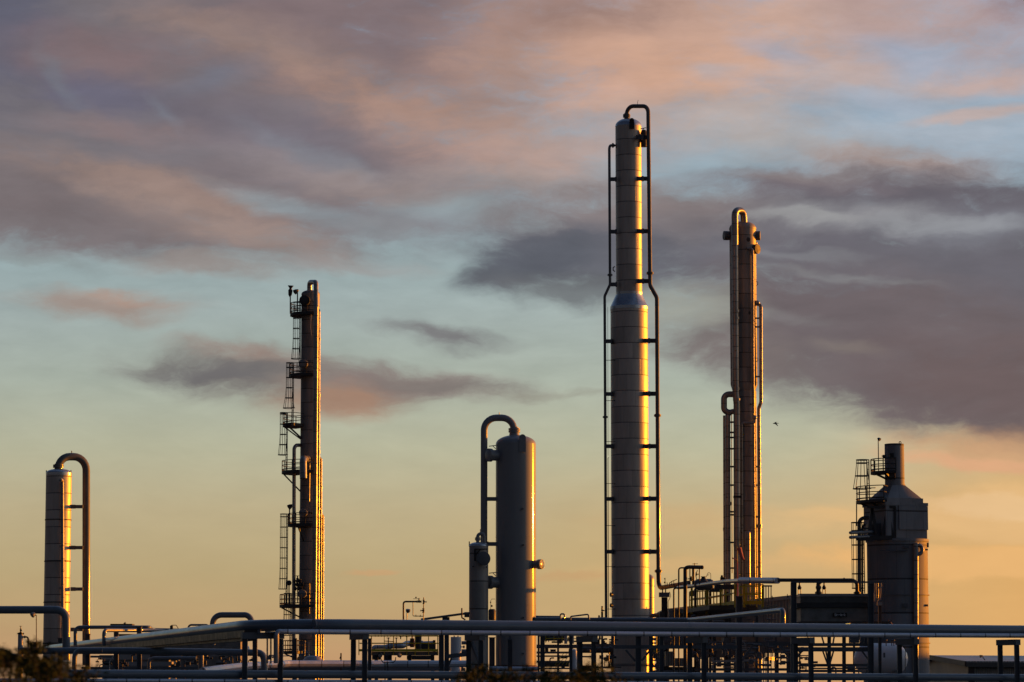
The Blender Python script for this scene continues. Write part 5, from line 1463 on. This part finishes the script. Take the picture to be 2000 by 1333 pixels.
def clutter(mb, x0, x1, y0, y1, Y, n, dy=3):
    for i in range(n):
        px, py = rnd.uniform(x0, x1), rnd.uniform(y0, y1); yy_ = Y + rnd.uniform(-dy, dy)
        k_ = rnd.random()
        if k_ < .3: mb.box(P(px, py, yy_), (m(Y, rnd.uniform(3, 9)), rnd.uniform(.2, .7), m(Y, rnd.uniform(3, 10))))
        elif k_ < .6: mb.tube(PL([(px, py), (px + rnd.uniform(8, 22), py)], yy_), m(Y, rnd.uniform(.8, 2.2)), 8)
        elif k_ < .85: mb.tube(fillet(PL([(px, py + 8), (px, py - 6), (px + rnd.choice((-8, 8)), py - 6)], yy_), .12), m(Y, rnd.uniform(.7, 1.8)), 8)
        else: valve(mb, P(px, py, yy_), (1, 0, 0), m(Y, rnd.uniform(1.2, 2.2)))
    return mb
def rails(mb, x0, x1, py, Y, h=22, step=26, slope=0):
    for f_ in (1, .52): mb.tube(PL([(x0, py - h * f_), (x1, py - h * f_ - slope)], Y), m(Y, .8), 6)
    x = x0
    while x <= x1: mb.bar(P(x, py, Y), P(x, py - h - slope * (x - x0) / (x1 - x0), Y), m(Y, 1.2)); x += step
skid('pump_skid', 'dark skid of pumps, rails and slanted rods right of the broad grey vessel', 1050, 1130, 170,
     [(1263, 7, 1048, 1128), (1275, 4, 1048, 1115), (1282, 3, 1048, 1122), (1293, 4, 1048, 1128), (1306, 3, 1050, 1128)], [(1052, 4, 1240), (1090, 4, 1243), (1128, 4, 1243)],
     [('railing', 'yellow', lambda b: rails(b, 1066, 1130, 1256, 168, 16, 16)),
      ('pump', 'steel_dark', lambda b: (clutter(b, 1060, 1120, 1243, 1255, 172, 18), clutter(b, 1055, 1112, 1268, 1304, 172, 16), b.box(P(1080, 1247, 174), (m(170, 46), .6, m(170, 10))), b.box(P(1082, 1299, 174), (m(170, 60), .6, m(170, 8))))),
      ('sloping_rods', 'yellow', lambda b: [b.tube(PL([(1084 + i * 7, 1299), (1102 + i * 7, 1275)], 165), m(165, .5), 5) for i in range(4)]),
      ('vent_pipe', 'strip', lambda b: (pipe(b, [(1105, 1258), (1105, 1241)], 6, 166), pipe(b, [(1119, 1258), (1119, 1240)], 4, 166)))])
Y = 128
c = P(1121, 1290, Y)
t = thing('pale_drum', 'upright pale drum left of the trestle near the tallest tower', 'drum', (c.x, c.y, 0))
shell_obj(t, 'shell', M['white'], c.x, c.y, [(1350, 5.8), (1272, 5.8)] + dome(1272, 5.8, 4), Y, 28)
MB().flange(P(1121, 1310, Y), (0, 0, 1), m(Y, 7)).build('flange', M['steel'], t)
skid('compressor_skid', 'dark crowded skid just left of the foot of the tallest tower', 1135, 1205, 160,
     [(1262, 8, 1130, 1200), (1283, 3, 1130, 1160), (1304, 4, 1130, 1200)], [(1196, 5, 1243)],
     [('large_pipe', 'steel_dark', lambda b: (pipe(b, [(1134, 1270), (1196, 1270)], 12, 158), b.flange(P(1192, 1271, 157), (1, 0, 0), m(158, 9)), b.ball(P(1150, 1272, 155), m(158, 4)))),
      ('pump', 'black', lambda b: (clutter(b, 1164, 1196, 1243, 1262, 163, 12), clutter(b, 1168, 1195, 1275, 1304, 163, 12), b.box(P(1146, 1306, 166), (m(160, 24), .5, m(160, 12))))),
      ('level_gauge', 'strip', lambda b: (b.tube(PL([(1190, 1275), (1189, 1300)], 156), m(158, .5), 5), b.tube(PL([(1199.5, 1243), (1199.5, 1260)], 156), m(158, .6), 5)))])
skid('instrument_skid', 'small valve stack standing left of the lower shaft of the tallest tower', 1170, 1185, 150, [(1207, 2, 1168, 1186)], [(1176, 4, 1196)],
     [('valve_stack', 'black', lambda b: (valve(b, P(1176, 1193, 150), (0, 0, 1), m(150, 2), up=Vector((1, 0, 0))), b.tube(PL([(1176, 1207), (1176, 1184)], 150), m(150, 1), 6), b.ball(P(1176, 1186, 150), m(150, 2)), b.ball(P(1170, 1204, 150), m(150, 2)))),])
skid('tower_base_skid', 'dark stacked skid of shelves and gauges right of the golden strip of the tallest tower', 1272, 1345, 165,
     [(1249, 5, 1272, 1342), (1256.5, 3, 1272, 1292), (1264, 7, 1268, 1342), (1276, 3, 1274, 1290), (1290, 3, 1274, 1290), (1302, 4, 1272, 1292), (1312, 5, 1272, 1345)], [(1274, 3, 1243), (1291, 4, 1243), (1316, 4, 1243)],
     [('shelf_equipment', 'steel', lambda b: (clutter(b, 1276, 1288, 1268, 1304, 167, 14, 1), clutter(b, 1300, 1340, 1243, 1262, 168, 14), b.box(P(1318, 1252, 172), (m(165, 48), .6, m(165, 18))))),
      ('pale_housing', 'wall', lambda b: (b.box(P(1308, 1287, 174), (m(174, 18), 1, m(174, 28))), b.box(P(1332, 1294, 174), (m(174, 34), 1, m(174, 16))), )),
      ('dark_base', 'black', lambda b: b.box(P(1320, 1309, 172), (m(172, 70), 1, m(172, 12)))),
      ('gauge_line', 'yellow', lambda b: (b.tube(PL([(1282.5, 1243), (1282.5, 1276)], 160), m(160, .6), 5), b.tube(PL([(1276, 1272), (1289, 1273)], 160), m(160, .6), 5)))])
skid('reboiler_skid', 'widest dark skid under the yellow railed landing, full of pipes and a pale beam', 1345, 1500, 175,
     [(1258, 8, 1350, 1548), (1298, 5, 1392, 1440), (1308, 5, 1350, 1548), (1276, 3, 1350, 1400)], [(1395, 7, 1200), (1425, 5, 1200), (1478, 5, 1200), (1500, 4, 1243), (1515, 4, 1243)],
     [('casing', 'panel', lambda b: (b.box(P(1400, 1207, 178), (m(175, 190), 1.2, m(175, 34))), b.box(P(1430, 1240, 180), (m(175, 230), 1.2, m(175, 34))), b.box(P(1420, 1272, 180), (m(175, 150), 1, m(175, 26))), b.box(P(1520, 1266, 180), (m(175, 52), 1, m(175, 20))))),
      ('pipework', 'steel', lambda b: (clutter(b, 1350, 1500, 1208, 1222, 170, 34), clutter(b, 1350, 1540, 1244, 1302, 166, 110), b.box(P(1418, 1262, 170), (m(170, 15), .8, m(170, 32))))),
      ('pale_beam', 'strip', lambda b: (b.bar(P(1391, 1292.5, 165), P(1480, 1289.5, 165), .25, m(165, 4.5)), b.box(P(1392, 1288, 165), (m(165, 4), .3, m(165, 6))), b.box(P(1392, 1303, 165), (m(165, 4), .3, m(165, 8))), b.bar(P(1412, 1303, 166), P(1432, 1303.5, 166), .2, m(165, 3)))),
      ('lit_sheet', 'strip', lambda b: (b.box(P(1507, 1287, 182), (m(182, 34), .1, m(182, 7)), R(50)), b.box(P(1532, 1285, 182), (m(182, 26), .1, m(182, 4)), R(10)))),
      ('bracing', 'steel', lambda b: (b.bar(P(1436, 1270, 168), P(1420, 1262, 168), m(168, 4)), b.bar(P(1450, 1290, 160), P(1470, 1262, 160), m(168, 4)), b.bar(P(1524, 1262, 160), P(1546, 1290, 160), m(168, 5)), b.bar(P(1350, 1255, 160), P(1346, 1290, 160), m(160, 3)))),
      ('stacked_trays', 'strip', lambda b: [b.bar(P(1450, py, 160), P(1458, py, 160), .4, m(160, 1.4)) for py in (1252, 1262, 1265.5, 1269)])])
skid('fan_skid', 'open dark steel bay with small pumps directly under the cooler box', 1560, 1715, 172, [(1281, 2, 1556, 1580), (1301, 3, 1556, 1690), (1311, 5, 1545, 1700)], [(1562, 3, 1268), (1690, 5, 1240), (1668, 4, 1240)],
     [('motor', 'steel', lambda b: (clutter(b, 1558, 1580, 1268, 1306, 172, 14, 1), clutter(b, 1612, 1700, 1304, 1312, 172, 14, 1), b.box(P(1668, 1248, 172), (m(172, 18), .8, m(172, 16))), b.box(P(1700, 1252, 173), (m(172, 40), .8, m(172, 22)))))])
skid('low_left_skid', 'dark low skid with small valves behind the left bottom pipes', 130, 520, 130, [(1283, 4, 175, 225), (1305, 4, 160, 420), (1309, 3, 380, 470)], [(222, 4, 1290), (360, 3, 1288), (448, 3, 1290)],
     [('pipework', 'steel_dark', lambda b: (clutter(b, 180, 260, 1284, 1308, 132, 14, 1), clutter(b, 330, 500, 1281, 1306, 132, 30, 1), b.box(P(330, 1309, 136), (m(136, 330), .6, m(136, 12))), b.box(P(350, 1281, 136), (m(136, 110), .6, m(136, 7))))),
      ('pale_cover', 'strip', lambda b: (b.box(P(292, 1297, 134), (m(134, 90), .8, m(134, 8))), b.tube(fillet(PL([(214, 1312), (214, 1292), (222, 1281)], 128), .2), m(128, .9), 8)))])
skid('column_base_skid', 'dark fittings crowding the foot of the column with ladder cages', 500, 640, 160, [(1303, 4, 500, 905), (1307, 3, 500, 690)], [(520, 3, 1285), (575.5, 9, 1247)],
     [('fittings', 'pipe', lambda b: (clutter(b, 505, 560, 1280, 1292, 158, 10, 1), clutter(b, 585, 615, 1278, 1288, 158, 8, 1), b.box(P(700, 1308, 162), (m(160, 420), .6, m(160, 6))))),
      ('pale_saddle', 'strip', lambda b: b.rev([(zz(1291, 150), m(150, 20)), (zz(1284, 150), m(150, 15)), (zz(1281, 150), m(150, 8))], (P(611, 1285, 150).x, K * 150, 0), 24)),
      ('gauge_line', 'strip', lambda b: (b.tube(PL([(596, 1252), (595, 1282)], 155), m(155, .8), 6), b.tube(PL([(603, 1256), (603, 1280)], 155), m(155, .7), 6), b.box(P(603, 1256, 155), (m(155, 5), .2, m(155, 2))))) ])

# ================================================================== bird
bp_ = P(1515, 827.5, 150)
t = thing('bird', 'tiny dark bird flying between the pipe-wrapped tower and the furnace', 'bird', bp_)
b_ = MB(); b_.rev([(0, .004), (.03, .02), (.1, .035), (.2, .03), (.27, .012), (.34, .02)], bp_ + Vector((-.17, 0, 0)), 10, (1, 0, .02))
sh = bp_ + Vector((-.02, 0, .01))
for k_, tip, mid_ in ((1, Vector((.13, .22, .09)), Vector((.02, .12, .07))), (-1, Vector((.13, -.18, -.17)), Vector((.05, -.1, -.07)))):
    for a_, b2, w0, w1 in ((sh, sh + mid_, .1, .09), (sh + mid_, sh + tip, .09, .03)):
        for dz in (0,):
            f_ = Vector((w0 / 2, 0, 0)); g_ = Vector((w1 / 2, 0, 0)); h_ = Vector((0, 0, .008))
            b_.add([a_ - f_ - h_, a_ + f_ - h_, b2 + g_ - h_, b2 - g_ - h_, a_ - f_ + h_, a_ + f_ + h_, b2 + g_ + h_, b2 - g_ + h_],
                   [(3, 2, 1, 0), (4, 5, 6, 7), (0, 1, 5, 4), (1, 2, 6, 5), (2, 3, 7, 6), (3, 0, 4, 7)])
b_.build('body', M['bird'], t)

# ================================================================== shrubs in front of the lens
def shrub(lab, px0, px1, Y, top, n, seed, spread=.5, leaf=.036, dens=14):
    """a clump of arching twigs set with small leaflets; top(px) gives the row the tips reach"""
    rn = random.Random(seed)
    base = P((px0 + px1) / 2, 1350, Y); base.z = 0
    t = thing('shrub', lab, 'shrub', base, 'shrubs in front of the pipes')
    st, lf = MB(), MB()
    for i in range(n):
        px = rn.uniform(px0, px1)
        tip = P(px, top(px) + abs(rn.gauss(0, 15)), Y + rn.uniform(-1.2, 1.2))
        root = Vector((tip.x + rn.uniform(-.25, .25), tip.y + rn.uniform(-.2, .2), 0))
        ctrl = Vector((root.x * .55 + tip.x * .45, root.y, tip.z * .72)) + Vector((rn.uniform(-.1, .1), rn.uniform(-.1, .1), 0))
        over = tip + Vector((rn.uniform(-.16, .16), rn.uniform(-.1, .1), -rn.uniform(.0, .09)))
        pts = []
        for k in range(11):
            f_ = k / 10
            a = root.lerp(ctrl, f_); b = ctrl.lerp(tip, f_); pts.append(a.lerp(b, f_))
        pts.append((tip + over) / 2 + Vector((0, 0, .012))); pts.append(over)
        st.tube(pts, [.007 * (1 - .08 * k) for k in range(len(pts))], 5)
        upper = pts[5:]
        for j in range(dens):
            f_ = rn.random() ** .8 * (len(upper) - 1.001); k = int(f_); q = upper[k].lerp(upper[k + 1], f_ - k)
            # side spray of leaflets
            d = Vector((rn.gauss(0, 1), rn.gauss(0, 1), rn.gauss(0, .7))).normalized()
            ln = rn.uniform(.03, .11)
            for s_ in range(5):
                c_ = q + d * ln * (s_ + 1) / 5 + Vector((0, 0, -.01 * s_))
                u = Vector((rn.gauss(0, 1), rn.gauss(0, 1), rn.gauss(0, 1))).normalized(); w = u.cross(d)
                if w.length < .1: continue
                w.normalize(); l_ = leaf * rn.uniform(.6, 1.3); wd = l_ * .34
                lf.add([c_, c_ + u * l_ * .5 + w * wd * .5, c_ + u * l_, c_ + u * l_ * .5 - w * wd * .5], [(0, 1, 2, 3)])
    st.build('stems', M['bark'], t); lf.build('foliage', M['leaf'], t)
shrub('feathery olive shrub filling the bottom left corner', -30, 70, 14, lambda x: 1262 + 12 * math.sin(x / 14), 36, 1, leaf=.042)
shrub('lower feathery shrub right of the one in the corner, before the low pipes', 66, 165, 14.5, lambda x: 1278 + (x - 66) * .3 + 9 * math.sin(x / 9), 28, 2, leaf=.038)
shrub('small leafy sprig in front of the narrow beige vessel', 900, 968, 15, lambda x: 1300 + abs(x - 925) * .35, 16, 3)
shrub('leafy sprig before the foot of the broad grey vessel', 968, 1090, 15, lambda x: 1302 + 7 * math.sin(x / 13), 24, 4)
shrub('leafy sprig with tall thin tips before the foot of the tallest tower', 1095, 1212, 15, lambda x: 1292 + abs(x - 1165) * .38, 28, 5)
